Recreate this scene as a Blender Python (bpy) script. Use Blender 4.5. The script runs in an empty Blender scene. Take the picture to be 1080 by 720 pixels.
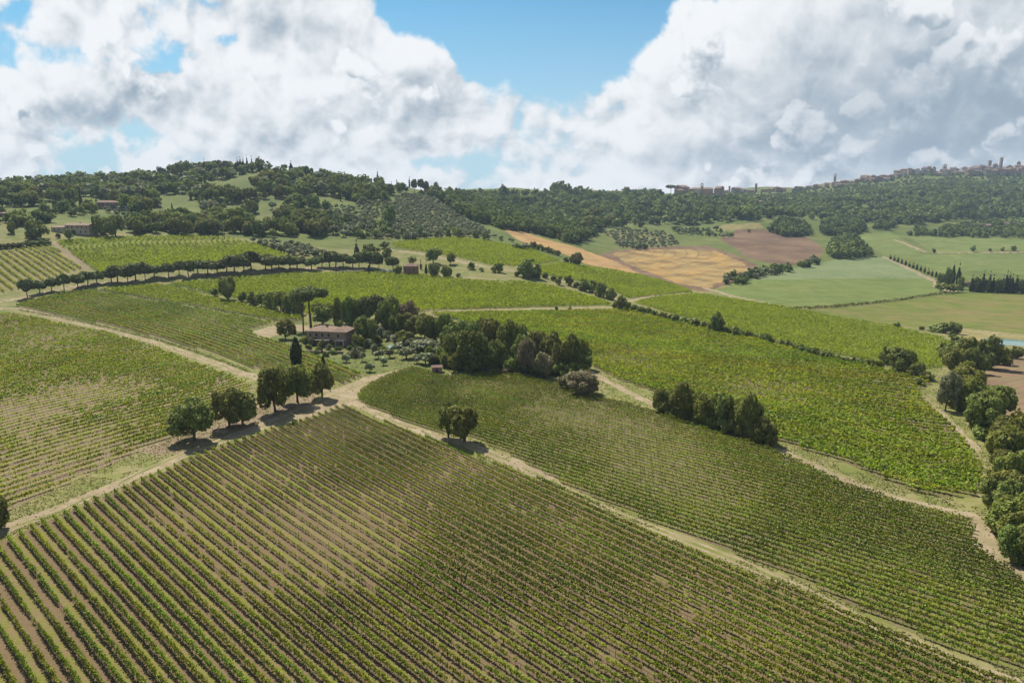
import bpy, math, random
import numpy as np
from mathutils import Vector, Matrix

R = math.radians
random.seed(7)
rng = np.random.default_rng(7)
SC = bpy.context.scene
COL = SC.collection

# ------------------------------------------------------------------ camera
CAM_H = 57.0
PITCH = R(11.4)
FOC = 720.0                      # focal length in pixels of the 1080 wide photograph
cam_d = bpy.data.cameras.new("camera")
cam_d.lens = 24.0
cam_d.sensor_width = 36.0
cam_d.clip_start = 1.0
cam_d.clip_end = 30000.0
cam = bpy.data.objects.new("camera", cam_d)
cam.location = (0, 0, CAM_H)
cam.rotation_euler = (math.pi / 2 - PITCH, 0, 0)
COL.objects.link(cam)
SC.camera = cam

# ------------------------------------------------------------------ sun, sky, exposure
SUN_EL, SUN_AZ = R(49), R(-27)       # azimuth measured from +Y towards +X
SUN_STRENGTH = 4.8
SKY_STRENGTH = 0.085
EXPOSURE = 0.80
HAZE_DENSITY = 0.00009
sun_vec = Vector((math.sin(SUN_AZ) * math.cos(SUN_EL), math.cos(SUN_AZ) * math.cos(SUN_EL), math.sin(SUN_EL)))
sun_d = bpy.data.lights.new("sun", 'SUN')
sun_d.energy = SUN_STRENGTH
sun_d.angle = R(0.55)
sun_d.color = (1.0, 0.925, 0.81)
sun = bpy.data.objects.new("sun", sun_d)
sun.rotation_euler = sun_vec.to_track_quat('Z', 'Y').to_euler()
sun.location = (0, 0, 400)
COL.objects.link(sun)
SC.view_settings.view_transform = 'Standard'
SC.view_settings.look = 'None'
SC.view_settings.gamma = 1.0
SC.view_settings.use_curve_mapping = False
SC.view_settings.exposure = EXPOSURE
SC.render.film_transparent = False
cy = SC.cycles
cy.max_bounces = 5
cy.diffuse_bounces = 2
cy.glossy_bounces = 1
cy.transmission_bounces = 3
cy.volume_bounces = 0
cy.transparent_max_bounces = 4
cy.caustics_reflective = False
cy.caustics_refractive = False
cy.use_denoising = True


CLOUD_DARK, CLOUD_LIGHT = (0.185, 0.235, 0.285), (0.535, 0.548, 0.560)


class NT:
    """small helper to wire shader nodes"""
    def __init__(self, tree):
        self.t = tree
        self.n = tree.nodes
        self.l = tree.links

    def node(self, kind, **kw):
        n = self.n.new(kind)
        for k, v in kw.items():
            setattr(n, k, v)
        return n

    def put(self, sock, v):
        if hasattr(v, 'is_linked') or isinstance(v, bpy.types.NodeSocket):
            self.l.new(v, sock)
        else:
            sock.default_value = v

    def math(self, op, a, b=0.0, c=0.0, clamp=False):
        n = self.node('ShaderNodeMath', operation=op, use_clamp=clamp)
        self.put(n.inputs[0], a)
        self.put(n.inputs[1], b)
        self.put(n.inputs[2], c)
        return n.outputs[0]

    def vec(self, x, y, z):
        n = self.node('ShaderNodeCombineXYZ')
        for i, v in enumerate((x, y, z)):
            self.put(n.inputs[i], v)
        return n.outputs[0]

    def mix(self, f, a, b, mode='MIX'):
        n = self.node('ShaderNodeMix', data_type='RGBA', blend_type=mode)
        n.clamp_factor = True
        self.put(n.inputs[0], f)
        self.put(n.inputs[6], a if not isinstance(a, tuple) else (*a[:3], 1))
        self.put(n.inputs[7], b if not isinstance(b, tuple) else (*b[:3], 1))
        return n.outputs[2]

    def noise(self, vec, scale, detail=4, rough=0.55, dist=0.0, dims='3D', lac=2.0):
        n = self.node('ShaderNodeTexNoise', noise_dimensions=dims)
        if vec is not None:
            self.put(n.inputs['Vector'], vec)
        self.put(n.inputs['Scale'], scale)
        n.inputs['Detail'].default_value = detail
        n.inputs['Roughness'].default_value = rough
        n.inputs['Lacunarity'].default_value = lac
        n.inputs['Distortion'].default_value = dist
        return n.outputs[0]

    def step(self, v, lo, hi, a=0.0, b=1.0):
        n = self.node('ShaderNodeMapRange', interpolation_type='SMOOTHSTEP')
        self.put(n.inputs[0], v)
        self.put(n.inputs[1], lo)
        self.put(n.inputs[2], hi)
        self.put(n.inputs[3], a)
        self.put(n.inputs[4], b)
        return n.outputs[0]


def px_dir(u, v):
    a = (u - 540.0) / FOC
    b = (360.0 - v) / FOC
    return a, math.cos(PITCH) + b * math.sin(PITCH), -math.sin(PITCH) + b * math.cos(PITCH)


def px_uv(u, v):
    x, y, z = px_dir(u, v)
    return x / y, z / y


world = bpy.data.worlds.new("World")
SC.world = world
world.use_nodes = True
world.cycles.sampling_method = 'MANUAL'
world.cycles.sample_map_resolution = 256
w = NT(world.node_tree)
w.n.clear()
sky = w.node('ShaderNodeTexSky', sky_type='NISHITA')
sky.sun_disc = False
sky.sun_elevation = SUN_EL
sky.sun_rotation = SUN_AZ
sky.altitude = 300
sky.air_density = 1.0
sky.dust_density = 0.6
sky.ozone_density = 1.6
tc = w.node('ShaderNodeTexCoord')
sp = w.node('ShaderNodeSeparateXYZ')
w.l.new(tc.outputs['Generated'], sp.inputs[0])
dx, dy, dz = sp.outputs
dyc = w.math('MAXIMUM', dy, 0.12)
U = w.math('DIVIDE', dx, dyc)
V = w.math('DIVIDE', dz, dyc)


UV = w.vec(U, V, 0.0)


def blob(u, v, ru, rv, amp):
    """soft mound in the direction of one cloud or one gap, world directions"""
    return (u, v, ru, rv, amp)


def total(items):
    """sum of sockets, numbers and blobs"""
    acc = 0.0
    for it in items:
        if isinstance(it, tuple):
            u, v, ru, rv, amp = it
            cu, cv = px_uv(u, v)
            n = w.node('ShaderNodeVectorMath', operation='MULTIPLY_ADD')
            w.l.new(UV, n.inputs[0])
            n.inputs[1].default_value = (FOC / ru, FOC / rv, 0)
            n.inputs[2].default_value = (-cu * FOC / ru, -cv * FOC / rv, 0)
            d = w.node('ShaderNodeVectorMath', operation='DOT_PRODUCT')
            w.l.new(n.outputs[0], d.inputs[0])
            w.l.new(n.outputs[0], d.inputs[1])
            acc = w.math('MULTIPLY_ADD', w.math('POWER', 0.3679, d.outputs['Value']), amp, acc)
        else:
            acc = w.math('ADD', it, acc)
    return acc


den = w.math('ADD', V, 0.95)
CPX = w.math('MULTIPLY', U, 0.95)
CPY = w.math('DIVIDE', -1.25, den)


def cloud_field(ox, oy, detail, seed=1.7, sc=3.6, vs=8.0, va=0.34):
    p = w.vec(w.math('ADD', CPX, ox), w.math('ADD', CPY, oy), seed)
    big = w.noise(p, sc, detail, 0.60, 0.0)
    vo = w.node('ShaderNodeTexVoronoi', feature='F1')
    wob = w.node('ShaderNodeVectorMath', operation='MULTIPLY_ADD')
    nz = w.node('ShaderNodeTexNoise')
    w.l.new(p, nz.inputs['Vector'])
    nz.inputs['Scale'].default_value = vs * 1.9
    nz.inputs['Detail'].default_value = 4
    w.l.new(nz.outputs['Color'], wob.inputs[0])
    wob.inputs[1].default_value = (0.8 / vs, 0.8 / vs, 0.0)
    w.l.new(p, wob.inputs[2])
    w.l.new(wob.outputs[0], vo.inputs['Vector'])
    vo.inputs['Scale'].default_value = vs
    vo.inputs['Detail'].default_value = 2.5
    vo.inputs['Roughness'].default_value = 0.6
    # rounded billows like the heads of a cauliflower
    f = w.math('MULTIPLY', w.math('SUBTRACT', 0.45, vo.outputs['Distance']), va)
    return w.math('ADD', big, f)


F0 = cloud_field(0.0, 0.0, 9)
F1 = cloud_field(-0.009, 0.022, 7)
# nearer puffs drifting in front of the sheet
G0 = cloud_field(0.0, 0.0, 8, 9.3, 4.6, 11.0, 0.42)
G1 = cloud_field(-0.008, 0.020, 6, 9.3, 4.6, 11.0, 0.42)
cover = total([F0, 0.315,
               blob(535, 0, 150, 78, -0.40), blob(590, 45, 65, 60, -0.24), blob(668, -2, 50, 30, -0.30), blob(430, 0, 40, 30, -0.15), blob(505, 50, 50, 30, -0.12),
               blob(110, 62, 85, 18, -0.13), blob(30, 42, 60, 22, 0.02), blob(262, 78, 40, 14, -0.14), blob(20, 10, 30, 14, -0.1),
               blob(322, 112, 40, 11, -0.09), blob(470, 172, 55, 11, -0.13), blob(245, 42, 30, 9, -0.12), blob(20, 186, 60, 6, -0.1), blob(390, 140, 30, 10, -0.10),
               blob(740, 60, 110, 70, 0.10), blob(960, 90, 230, 150, 0.30), blob(330, 30, 80, 40, 0.12),
               blob(180, 95, 70, 30, 0.10), blob(60, 120, 100, 30, 0.08), blob(440, 110, 90, 40, 0.16), blob(650, 115, 90, 40, 0.14),
               blob(300, 160, 130, 30, 0.12), blob(380, 55, 40, 50, 0.14), blob(205, 120, 60, 30, 0.10), blob(340, 70, 60, 30, 0.10)])
dens = w.step(cover, 0.42, 0.54)
relief = w.math('SUBTRACT', F0, F1)
lightv = total([w.math('MULTIPLY', relief, total([2.8, blob(960, 115, 230, 110, -1.7)])), 0.87,
                blob(185, 96, 46, 18, -0.42), blob(80, 122, 60, 14, -0.30), blob(230, 5, 60, 20, -0.22), blob(110, 125, 30, 14, -0.2), blob(290, 30, 70, 16, -0.18),
                blob(1000, 125, 190, 75, -0.42), blob(880, 160, 170, 36, -0.16), blob(1060, 60, 120, 50, -0.18), blob(850, 110, 80, 45, -0.10), blob(930, 40, 90, 40, -0.08),
                blob(590, 105, 60, 22, -0.12), blob(620, 165, 150, 14, -0.14), blob(430, 85, 60, 30, -0.10), blob(100, 165, 120, 14, -0.12),
                blob(690, 60, 60, 60, 0.10), blob(770, 25, 70, 40, 0.10), blob(400, 35, 40, 40, 0.10),
                blob(955, 92, 22, 9, 0.20), blob(900, 165, 20, 12, 0.18)])
lightv = w.math('SUBTRACT', lightv, w.step(cover, 0.60, 1.0, 0.0, 0.24))
lit = w.step(lightv, -0.05, 1.1)
ccol = w.mix(lit, CLOUD_DARK, CLOUD_LIGHT)
puff = w.math('MULTIPLY', total([1.0, blob(960, 110, 190, 80, -0.7)]), w.step(w.math('ADD', G0, w.math('MULTIPLY', w.math('SUBTRACT', cover, 0.62), 0.35)), 0.375, 0.465))
pl = total([w.math('MULTIPLY', w.math('SUBTRACT', G0, G1), 3.4), 0.80, w.math('MULTIPLY', w.math('SUBTRACT', lightv, 0.8), 0.75),
            w.math('MULTIPLY', w.step(G0, 0.55, 0.85), -0.30)])
pcol = w.mix(w.step(pl, 0.0, 1.1), CLOUD_DARK, CLOUD_LIGHT)
ccol = w.mix(w.math('MULTIPLY', puff, dens), ccol, pcol)
skyc = w.node('ShaderNodeVectorMath', operation='SCALE')
w.l.new(sky.outputs[0], skyc.inputs[0])
skyc.inputs['Scale'].default_value = SKY_STRENGTH
front = w.step(dy, 0.15, 0.45)
skyb = w.mix(front, skyc.outputs[0], w.mix(1.0, skyc.outputs[0], (0.27, 0.61, 0.70), 'MULTIPLY'))
low = w.step(V, 0.60, 1.0, 1.0, 0.10)
fac = w.math('MULTIPLY', dens, w.math('MULTIPLY', front, low))
veil = w.math('MULTIPLY', w.step(V, 0.0, 0.36, 0.85, 0.0), front)
skyb = w.mix(veil, skyb, (0.31, 0.41, 0.48))
# even grey fill light added to the unseen sky overhead and behind
skyb = w.mix(w.math('SUBTRACT', 0.5, w.math('MULTIPLY', front, 0.5)), skyb, (0.15, 0.158, 0.165))
final = w.mix(fac, skyb, ccol)
bg = w.node('ShaderNodeBackground')
w.l.new(final, bg.inputs['Color'])
bg.inputs['Strength'].default_value = 1.0
wo = w.node('ShaderNodeOutputWorld')
w.l.new(bg.outputs[0], wo.inputs['Surface'])


# ------------------------------------------------------------------ tags and mesh helpers
def tag(o, label, cat=None, group=None, kind=None):
    o['label'] = label
    if cat:
        o['category'] = cat
    if group:
        o['group'] = group
    if kind:
        o['kind'] = kind
    return o


def link(name, me, parent=None, loc=None):
    o = bpy.data.objects.new(name, me)
    COL.objects.link(o)
    if parent is not None:
        o.parent = parent
    if loc is not None:
        o.location = loc
    return o


def empty(name, loc, rz=0.0, s=1.0):
    o = bpy.data.objects.new(name, None)
    o.empty_display_size = 0.5
    COL.objects.link(o)
    o.location = loc
    o.rotation_euler = (0, 0, rz)
    o.scale = (s, s, s) if not isinstance(s, tuple) else s
    return o


def mesh_np(name, verts, faces, mat=None, tint=None, attrs=None, smooth=False, mats=None, mat_idx=None):
    """faces: (n,4) or (n,3) int array, or list of arrays"""
    me = bpy.data.meshes.new(name)
    verts = np.asarray(verts, dtype=np.float32)
    flist = faces if isinstance(faces, list) else [faces]
    flist = [np.asarray(f, dtype=np.int32) for f in flist if len(f)]
    me.vertices.add(len(verts))
    me.vertices.foreach_set("co", verts.ravel())
    loops = np.concatenate([f.ravel() for f in flist])
    sizes = np.concatenate([np.full(len(f), f.shape[1], dtype=np.int32) for f in flist])
    starts = np.concatenate([[0], np.cumsum(sizes)[:-1]]).astype(np.int32)
    me.loops.add(len(loops))
    me.loops.foreach_set("vertex_index", loops)
    me.polygons.add(len(sizes))
    me.polygons.foreach_set("loop_start", starts)
    if mats:
        for m in mats:
            me.materials.append(m)
        if mat_idx is not None:
            me.polygons.foreach_set("material_index", np.asarray(mat_idx, dtype=np.int32))
    elif mat:
        me.materials.append(mat)
    me.polygons.foreach_set("use_smooth", np.full(len(sizes), bool(smooth)))
    if tint is not None:
        a = me.attributes.new("tint", 'FLOAT', 'POINT')
        a.data.foreach_set("value", np.asarray(tint, dtype=np.float32))
    for k, v in (attrs or {}).items():
        a = me.attributes.new(k, 'FLOAT', 'POINT')
        a.data.foreach_set("value", np.asarray(v, dtype=np.float32))
    me.update(calc_edges=True)
    return me


# ------------------------------------------------------------------ value noise on the ground
_LAT = np.random.default_rng(99).random((256, 256))


def vnoise(x, y, scale, seed=0, octaves=3):
    s = np.zeros(np.shape(x))
    amp, tot = 1.0, 0.0
    for o in range(octaves):
        f = (2 ** o) / scale
        X = np.asarray(x) * f + 17.3 * seed + 5.1 * o
        Y = np.asarray(y) * f - 9.7 * seed + 3.3 * o
        xi = np.floor(X).astype(int)
        yi = np.floor(Y).astype(int)
        fx = X - xi
        fy = Y - yi
        fx = fx * fx * (3 - 2 * fx)
        fy = fy * fy * (3 - 2 * fy)
        a = _LAT[xi & 255, yi & 255]
        b = _LAT[(xi + 1) & 255, yi & 255]
        c = _LAT[xi & 255, (yi + 1) & 255]
        d = _LAT[(xi + 1) & 255, (yi + 1) & 255]
        s += amp * ((a * (1 - fx) + b * fx) * (1 - fy) + (c * (1 - fx) + d * fx) * fy)
        tot += amp
        amp *= 0.5
    return s / tot


# ------------------------------------------------------------------ terrain height
TERRAIN = {
    -150: [(300, 400), (270, 450), (240, 520), (220, 640), (203, 800), (191, 1000), (200, 1500), (205, 2500)],
    0: [(400, 217), (330, 335), (300, 400), (270, 450), (240, 520), (220, 640), (203, 800), (191, 1000), (200, 1500), (205, 2500)],
    135: [(400, 218), (340, 320), (310, 390), (285, 445), (262, 490), (240, 580), (220, 700), (203, 850), (188, 1000), (200, 1400), (208, 2500)],
    270: [(400, 219), (340, 325), (310, 400), (280, 470), (262, 520), (245, 600), (230, 690), (210, 800), (190, 900), (176, 1000), (186, 1250), (205, 2500)],
    405: [(400, 219), (360, 285), (330, 345), (305, 420), (285, 490), (262, 570), (240, 680), (220, 800), (207, 920), (195, 1030), (203, 1350), (208, 2500)],
    540: [(400, 220), (370, 264), (340, 325), (325, 375), (300, 440), (280, 510), (255, 650), (240, 850), (225, 1050), (212, 1350), (202, 1550), (208, 2500)],
    675: [(430, 187), (400, 220), (370, 268), (340, 335), (325, 385), (310, 470), (290, 600), (275, 720), (260, 850), (245, 1000), (225, 1250), (212, 1500), (203, 1700), (212, 2600)],
    810: [(440, 178), (400, 222), (375, 262), (350, 330), (325, 430), (300, 570), (280, 700), (262, 850), (245, 1050), (225, 1400), (210, 1800), (199, 2200), (208, 2900)],
    945: [(420, 205), (395, 235), (370, 300), (340, 410), (315, 540), (295, 680), (275, 820), (255, 1000), (240, 1200), (220, 1500), (205, 1800), (193, 2100), (184, 2300), (198, 3000)],
    1080: [(430, 195), (400, 232), (375, 290), (350, 390), (330, 490), (310, 600), (290, 740), (270, 900), (250, 1080), (235, 1300), (215, 1600), (200, 1850), (187, 2150), (177, 2300), (192, 3000)],
    1230: [(430, 195), (400, 232), (375, 290), (350, 390), (330, 490), (310, 600), (290, 740), (270, 900), (250, 1080), (235, 1300), (215, 1600), (200, 1850), (187, 2150), (177, 2300), (192, 3000)],
}
A_LIM = 1.05
KA = 2.6


def _ctrl():
    pts, zs = [], []
    for u, rows in TERRAIN.items():
        for v, Y in rows:
            x, y, z = px_dir(u, v)
            pts.append((x / y * KA, math.log(Y)))
            zs.append(CAM_H + Y * z / y)
    for a in (-1.05, -0.8, -0.5, -0.25, 0, 0.25, 0.5, 0.8, 1.05):
        for Y in (22, 45, 75, 105, 140):
            pts.append((a * KA, math.log(Y)))
            zs.append(0.0)
        pts.append((a * KA, math.log(170)))
        zs.append(0.0 if a < 0.55 else -0.4)
    return np.array(pts), np.array(zs)


def _tps(pts, zs, lam):
    n = len(pts)
    d = np.linalg.norm(pts[:, None] - pts[None], axis=2)
    K = np.where(d > 0, d * d * np.log(d + 1e-12), 0) + lam * np.eye(n)
    P = np.c_[np.ones(n), pts]
    A = np.block([[K, P], [P.T, np.zeros((3, 3))]])
    sol = np.linalg.solve(A, np.r_[zs, 0, 0, 0])
    return sol[:n], sol[n:]


_P, _Z = _ctrl()
_W, _C = _tps(_P, _Z, 0.004)
GA = np.linspace(-A_LIM, A_LIM, 421)
GL = np.linspace(math.log(20), math.log(3600), 420)


def _eval_grid():
    out = np.zeros((len(GL), len(GA)))
    for i, l in enumerate(GL):
        q = np.c_[GA * KA, np.full(len(GA), l)]
        d = np.linalg.norm(q[:, None] - _P[None], axis=2)
        out[i] = (d * d * np.log(d + 1e-12)) @ _W + _C[0] + q @ _C[1:]
    return out


GH = _eval_grid()


def height(x, y):
    x = np.asarray(x, float)
    y = np.asarray(y, float)
    yc = np.clip(y, 20.0, 3599.0)
    a = np.clip(x / yc, -A_LIM, A_LIM - 1e-6)
    fa = (a + A_LIM) / (2 * A_LIM) * (len(GA) - 1)
    fl = (np.log(yc) - GL[0]) / (GL[-1] - GL[0]) * (len(GL) - 1)
    ia = np.clip(fa.astype(int), 0, len(GA) - 2)
    il = np.clip(fl.astype(int), 0, len(GL) - 2)
    ta = fa - ia
    tl = fl - il
    h = (GH[il, ia] * (1 - ta) + GH[il, ia + 1] * ta) * (1 - tl) + (GH[il + 1, ia] * (1 - ta) + GH[il + 1, ia + 1] * ta) * tl
    far = np.clip((y - 150) / 400, 0, 1)
    h = h + (vnoise(x, y, 70, 3, 2) - 0.5) * (0.5 + 3.0 * far) * np.clip((y - 40) / 60, 0.0, 1)
    fh = np.clip((y - 650) / 500, 0, 1)
    h = h + (vnoise(x, y, 190, 6, 3) - 0.5) * 26 * fh
    return h


_YS = np.exp(np.linspace(math.log(30), math.log(3500), 2600))


def at(u, v):
    """the ground point the photograph shows at pixel (u, v)"""
    x, y, z = px_dir(u, v)
    X = _YS * (x / y)
    Zr = CAM_H + _YS * (z / y)
    below = Zr < height(X, _YS)
    if not below.any():
        # ray leaves over the ridge: stand on the closest approach
        i = int(np.argmin(Zr - height(X, _YS)))
        return np.array([X[i], _YS[i], float(height(X[i], _YS[i]))])
    i = int(np.argmax(below))
    if i > 0:
        g = Zr - height(X, _YS)
        t = g[i - 1] / (g[i - 1] - g[i] + 1e-9)
        Y = _YS[i - 1] + t * (_YS[i] - _YS[i - 1])
    else:
        Y = _YS[0]
    X = Y * x / y
    return np.array([X, Y, float(height(X, Y))])


def px_size(p):
    """metres per pixel of the photograph at a ground point"""
    depth = p[1] * math.cos(PITCH) + (CAM_H - p[2]) * math.sin(PITCH)
    return depth / FOC


def poly_world(px, sub=3):
    out = []
    n = len(px)
    for i in range(n):
        a, b = px[i], px[(i + 1) % n]
        for k in range(sub):
            t = k / sub
            p = at(a[0] + (b[0] - a[0]) * t, a[1] + (b[1] - a[1]) * t)
            out.append(p[:2])
    return np.array(out)


def inside(poly, x, y):
    res = np.zeros(np.shape(x), bool)
    mnx, mny = poly.min(0)
    mxx, mxy = poly.max(0)
    idx = np.nonzero((x >= mnx) & (x <= mxx) & (y >= mny) & (y <= mxy))
    X, Y = x[idx], y[idx]
    r = np.zeros(X.shape, bool)
    n = len(poly)
    j = n - 1
    for i in range(n):
        xi, yi = poly[i]
        xj, yj = poly[j]
        if yi != yj:
            c = ((yi > Y) != (yj > Y)) & (X < (xj - xi) * (Y - yi) / (yj - yi) + xi)
            r ^= c
        j = i
    res[idx] = r
    return res


def near_line(line, x, y, width):
    m = np.zeros(np.shape(x), bool)
    mnx, mny = line.min(0) - width
    mxx, mxy = line.max(0) + width
    idx = np.nonzero((x >= mnx) & (x <= mxx) & (y >= mny) & (y <= mxy))
    X, Y = x[idx], y[idx]
    d = np.full(X.shape, 1e9)
    for (x0, y0), (x1, y1) in zip(line[:-1], line[1:]):
        vx, vy = x1 - x0, y1 - y0
        t = np.clip(((X - x0) * vx + (Y - y0) * vy) / (vx * vx + vy * vy + 1e-9), 0, 1)
        d = np.minimum(d, np.hypot(X - x0 - t * vx, Y - y0 - t * vy))
    m[idx] = d < width / 2
    return m


def line_world(px, sub=4):
    out = []
    for a, b in zip(px[:-1], px[1:]):
        for k in range(sub):
            t = k / sub
            out.append(at(a[0] + (b[0] - a[0]) * t, a[1] + (b[1] - a[1]) * t)[:2])
    out.append(at(*px[-1])[:2])
    return np.array(out)


# ------------------------------------------------------------------ ground materials
def principled(t, col, rough=0.9, spec=0.15):
    p = t.node('ShaderNodeBsdfPrincipled')
    t.put(p.inputs['Base Color'], col if not isinstance(col, tuple) else (*col[:3], 1))
    t.put(p.inputs['Roughness'], rough)
    p.inputs['Specular IOR Level'].default_value = spec
    return p


def out(t, sh):
    o = t.node('ShaderNodeOutputMaterial')
    t.l.new(sh, o.inputs['Surface'])


def new_mat(name):
    m = bpy.data.materials.new(name)
    m.use_nodes = True
    t = NT(m.node_tree)
    t.n.clear()
    return m, t


def ground_mat(name, c1, c2, c3, big=25.0, fine=1.2, bump=0.25, rows=None, lines=0.0):
    """c1/c2 in broad patches, c3 in fine tufts; rows = (grass, soil) bands between vine rows"""
    m, t = new_mat(name)
    geo = t.node('ShaderNodeNewGeometry')
    pos = geo.outputs['Position']
    nb = t.noise(pos, 1.0 / big, 5, 0.6)
    nf = t.noise(pos, 1.0 / fine, 5, 0.65)
    nm = t.noise(pos, 1.0 / (fine * 5), 4, 0.6)
    col = t.mix(t.step(nb, 0.38, 0.62), c1, c2)
    col = t.mix(t.math('MULTIPLY', t.step(nm, 0.42, 0.62), 0.7), col, c3)
    if rows:
        grass, soil = rows
        at_ = t.node('ShaderNodeAttribute', attribute_name='rowphase')
        ph = at_.outputs['Fac']
        wob = t.math('MULTIPLY', t.math('SUBTRACT', nm, 0.5), 0.22)
        ph = t.math('ADD', ph, wob)
        fr = t.math('FRACT', ph)
        fl = t.math('FLOOR', ph)
        par = t.math('MODULO', t.math('ABSOLUTE', fl), 2.0)
        mid = t.math('ABSOLUTE', t.math('SUBTRACT', fr, 0.5))       # 0 mid lane, .5 under the vines
        lane = t.step(mid, 0.20, 0.36, 1.0, 0.0)
        n_lane = t.noise(t.vec(t.math('MULTIPLY', fl, 3.17), 0.0, 0.0), 1.0, 0, 0.5)
        green = t.mix(t.step(nm, 0.4, 0.66), grass, tuple(c * 1.25 for c in soil))
        lanec = t.mix(t.step(t.math('ADD', t.math('MULTIPLY', par, 0.75), t.math('MULTIPLY', t.math('ADD', nb, n_lane), 0.35)), 0.45, 0.75), green, soil)
        col = t.mix(t.math('MULTIPLY', lane, 0.85), col, lanec)
    sh = t.math('ADD', 0.72, t.math('MULTIPLY', nf, 0.56))
    if lines:
        # tractor lines and drill rows running with the field
        at_ = t.node('ShaderNodeAttribute', attribute_name='rowphase')
        ph = t.math('ADD', at_.outputs['Fac'], t.math('MULTIPLY', t.math('SUBTRACT', nb, 0.5), 0.5))
        tri = t.math('ABSOLUTE', t.math('SUBTRACT', t.math('FRACT', ph), 0.5))
        tram = t.step(tri, 0.0, 0.16, 1.0, 0.0)
        wide = t.noise(t.vec(t.math('MULTIPLY', t.math('FLOOR', ph), 1.37), 0.5, 0.0), 1.0, 0, 0.5)
        fade = t.step(nm, 0.30, 0.60)
        sh = t.math('MULTIPLY', sh, t.math('SUBTRACT', 1.0, t.math('MULTIPLY', t.math('MULTIPLY', tram, fade), lines)))
        sh = t.math('MULTIPLY', sh, t.math('ADD', 1.0 - lines * 0.45, t.math('MULTIPLY', wide, lines * 0.9)))
    v = t.node('ShaderNodeVectorMath', operation='SCALE')
    t.l.new(col, v.inputs[0])
    t.put(v.inputs['Scale'], sh)
    p = principled(t, v.outputs[0], 0.95, 0.08)
    b = t.node('ShaderNodeBump')
    b.inputs['Strength'].default_value = bump
    b.inputs['Distance'].default_value = fine * 0.35
    t.l.new(nf, b.inputs['Height'])
    t.l.new(b.outputs[0], p.inputs['Normal'])
    out(t, p.outputs[0])
    return m


SOIL = (0.105, 0.076, 0.048)
SOIL2 = (0.145, 0.105, 0.058)
GRASSY = (0.150, 0.150, 0.036)
MAT = {}
MAT['meadow'] = ground_mat('meadow_grass', (0.150, 0.150, 0.052), (0.100, 0.125, 0.030), (0.205, 0.178, 0.085), 26, 1.5)
MAT['green_meadow'] = ground_mat('green_grass', (0.100, 0.124, 0.032), (0.132, 0.140, 0.048), (0.080, 0.100, 0.028), 25, 1.3)
MAT['track_grass'] = ground_mat('grassy_track', (0.160, 0.165, 0.050), (0.120, 0.138, 0.036), (0.225, 0.195, 0.100), 10, 1.2)
MAT['dirt'] = ground_mat('pale_dirt', (0.290, 0.232, 0.155), (0.235, 0.188, 0.120), (0.195, 0.165, 0.085), 7, 0.8)
MAT['dirt_brown'] = ground_mat('brown_dirt', (0.232, 0.176, 0.124), (0.184, 0.140, 0.096), (0.152, 0.132, 0.060), 8, 0.9)
MAT['vine_near'] = ground_mat('vineyard_soil', SOIL, SOIL2, (0.115, 0.100, 0.038), 22, 0.6, 0.5, rows=(GRASSY, SOIL2))
MAT['vine_mid'] = ground_mat('vineyard_soil_green', (0.115, 0.112, 0.036), (0.140, 0.112, 0.055), (0.095, 0.110, 0.026), 20, 0.7, 0.5, rows=((0.130, 0.145, 0.032), (0.125, 0.100, 0.055)))
MAT['vine_left'] = ground_mat('vineyard_soil_dry', (0.185, 0.140, 0.085), (0.165, 0.145, 0.060), (0.150, 0.150, 0.040), 25, 0.7, 0.5, rows=((0.175, 0.170, 0.050), (0.165, 0.122, 0.078)))
MAT['vine_far'] = ground_mat('vineyard_turf', (0.125, 0.150, 0.026), (0.155, 0.150, 0.040), (0.095, 0.125, 0.020), 40, 2.5, 0.4)
MAT['vine_dry'] = ground_mat('vineyard_straw', (0.235, 0.195, 0.092), (0.190, 0.165, 0.066), (0.135, 0.130, 0.040), 30, 2.0, 0.4)
MAT['pale_green'] = ground_mat('pale_crop', (0.140, 0.180, 0.078), (0.165, 0.195, 0.090), (0.125, 0.165, 0.066), 60, 3.0, 0.3, lines=0.22)
MAT['crop_green'] = ground_mat('green_crop', (0.118, 0.155, 0.042), (0.145, 0.165, 0.050), (0.092, 0.130, 0.032), 60, 3.0, 0.3, lines=0.28)
MAT['crop_brown'] = ground_mat('mixed_crop', (0.118, 0.140, 0.028), (0.165, 0.138, 0.054), (0.095, 0.125, 0.022), 50, 3.0, 0.3, lines=0.28)
MAT['stubble'] = ground_mat('stubble', (0.330, 0.200, 0.075), (0.235, 0.150, 0.066), (0.360, 0.245, 0.110), 24, 2.5, 0.3, lines=0.30)
MAT['gold'] = ground_mat('golden_straw', (0.300, 0.190, 0.062), (0.145, 0.104, 0.048), (0.300, 0.220, 0.095), 26, 5.0, 0.3, lines=0.30)
MAT['plough'] = ground_mat('ploughed_earth', (0.105, 0.066, 0.044), (0.175, 0.116, 0.070), (0.130, 0.088, 0.054), 55, 4.0, 0.4, lines=0.30)
MAT['plough_near'] = ground_mat('ploughed_red_earth', (0.190, 0.125, 0.080), (0.140, 0.095, 0.062), (0.180, 0.150, 0.075), 14, 1.4, 0.6, lines=0.25)
MAT['hills'] = ground_mat('hill_scrub', (0.075, 0.105, 0.024), (0.120, 0.140, 0.038), (0.095, 0.110, 0.030), 50, 4.0, 0.4)
MAT['olive_ground'] = ground_mat('olive_grove_turf', (0.125, 0.130, 0.044), (0.175, 0.160, 0.064), (0.095, 0.110, 0.036), 40, 4.0, 0.4)

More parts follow.
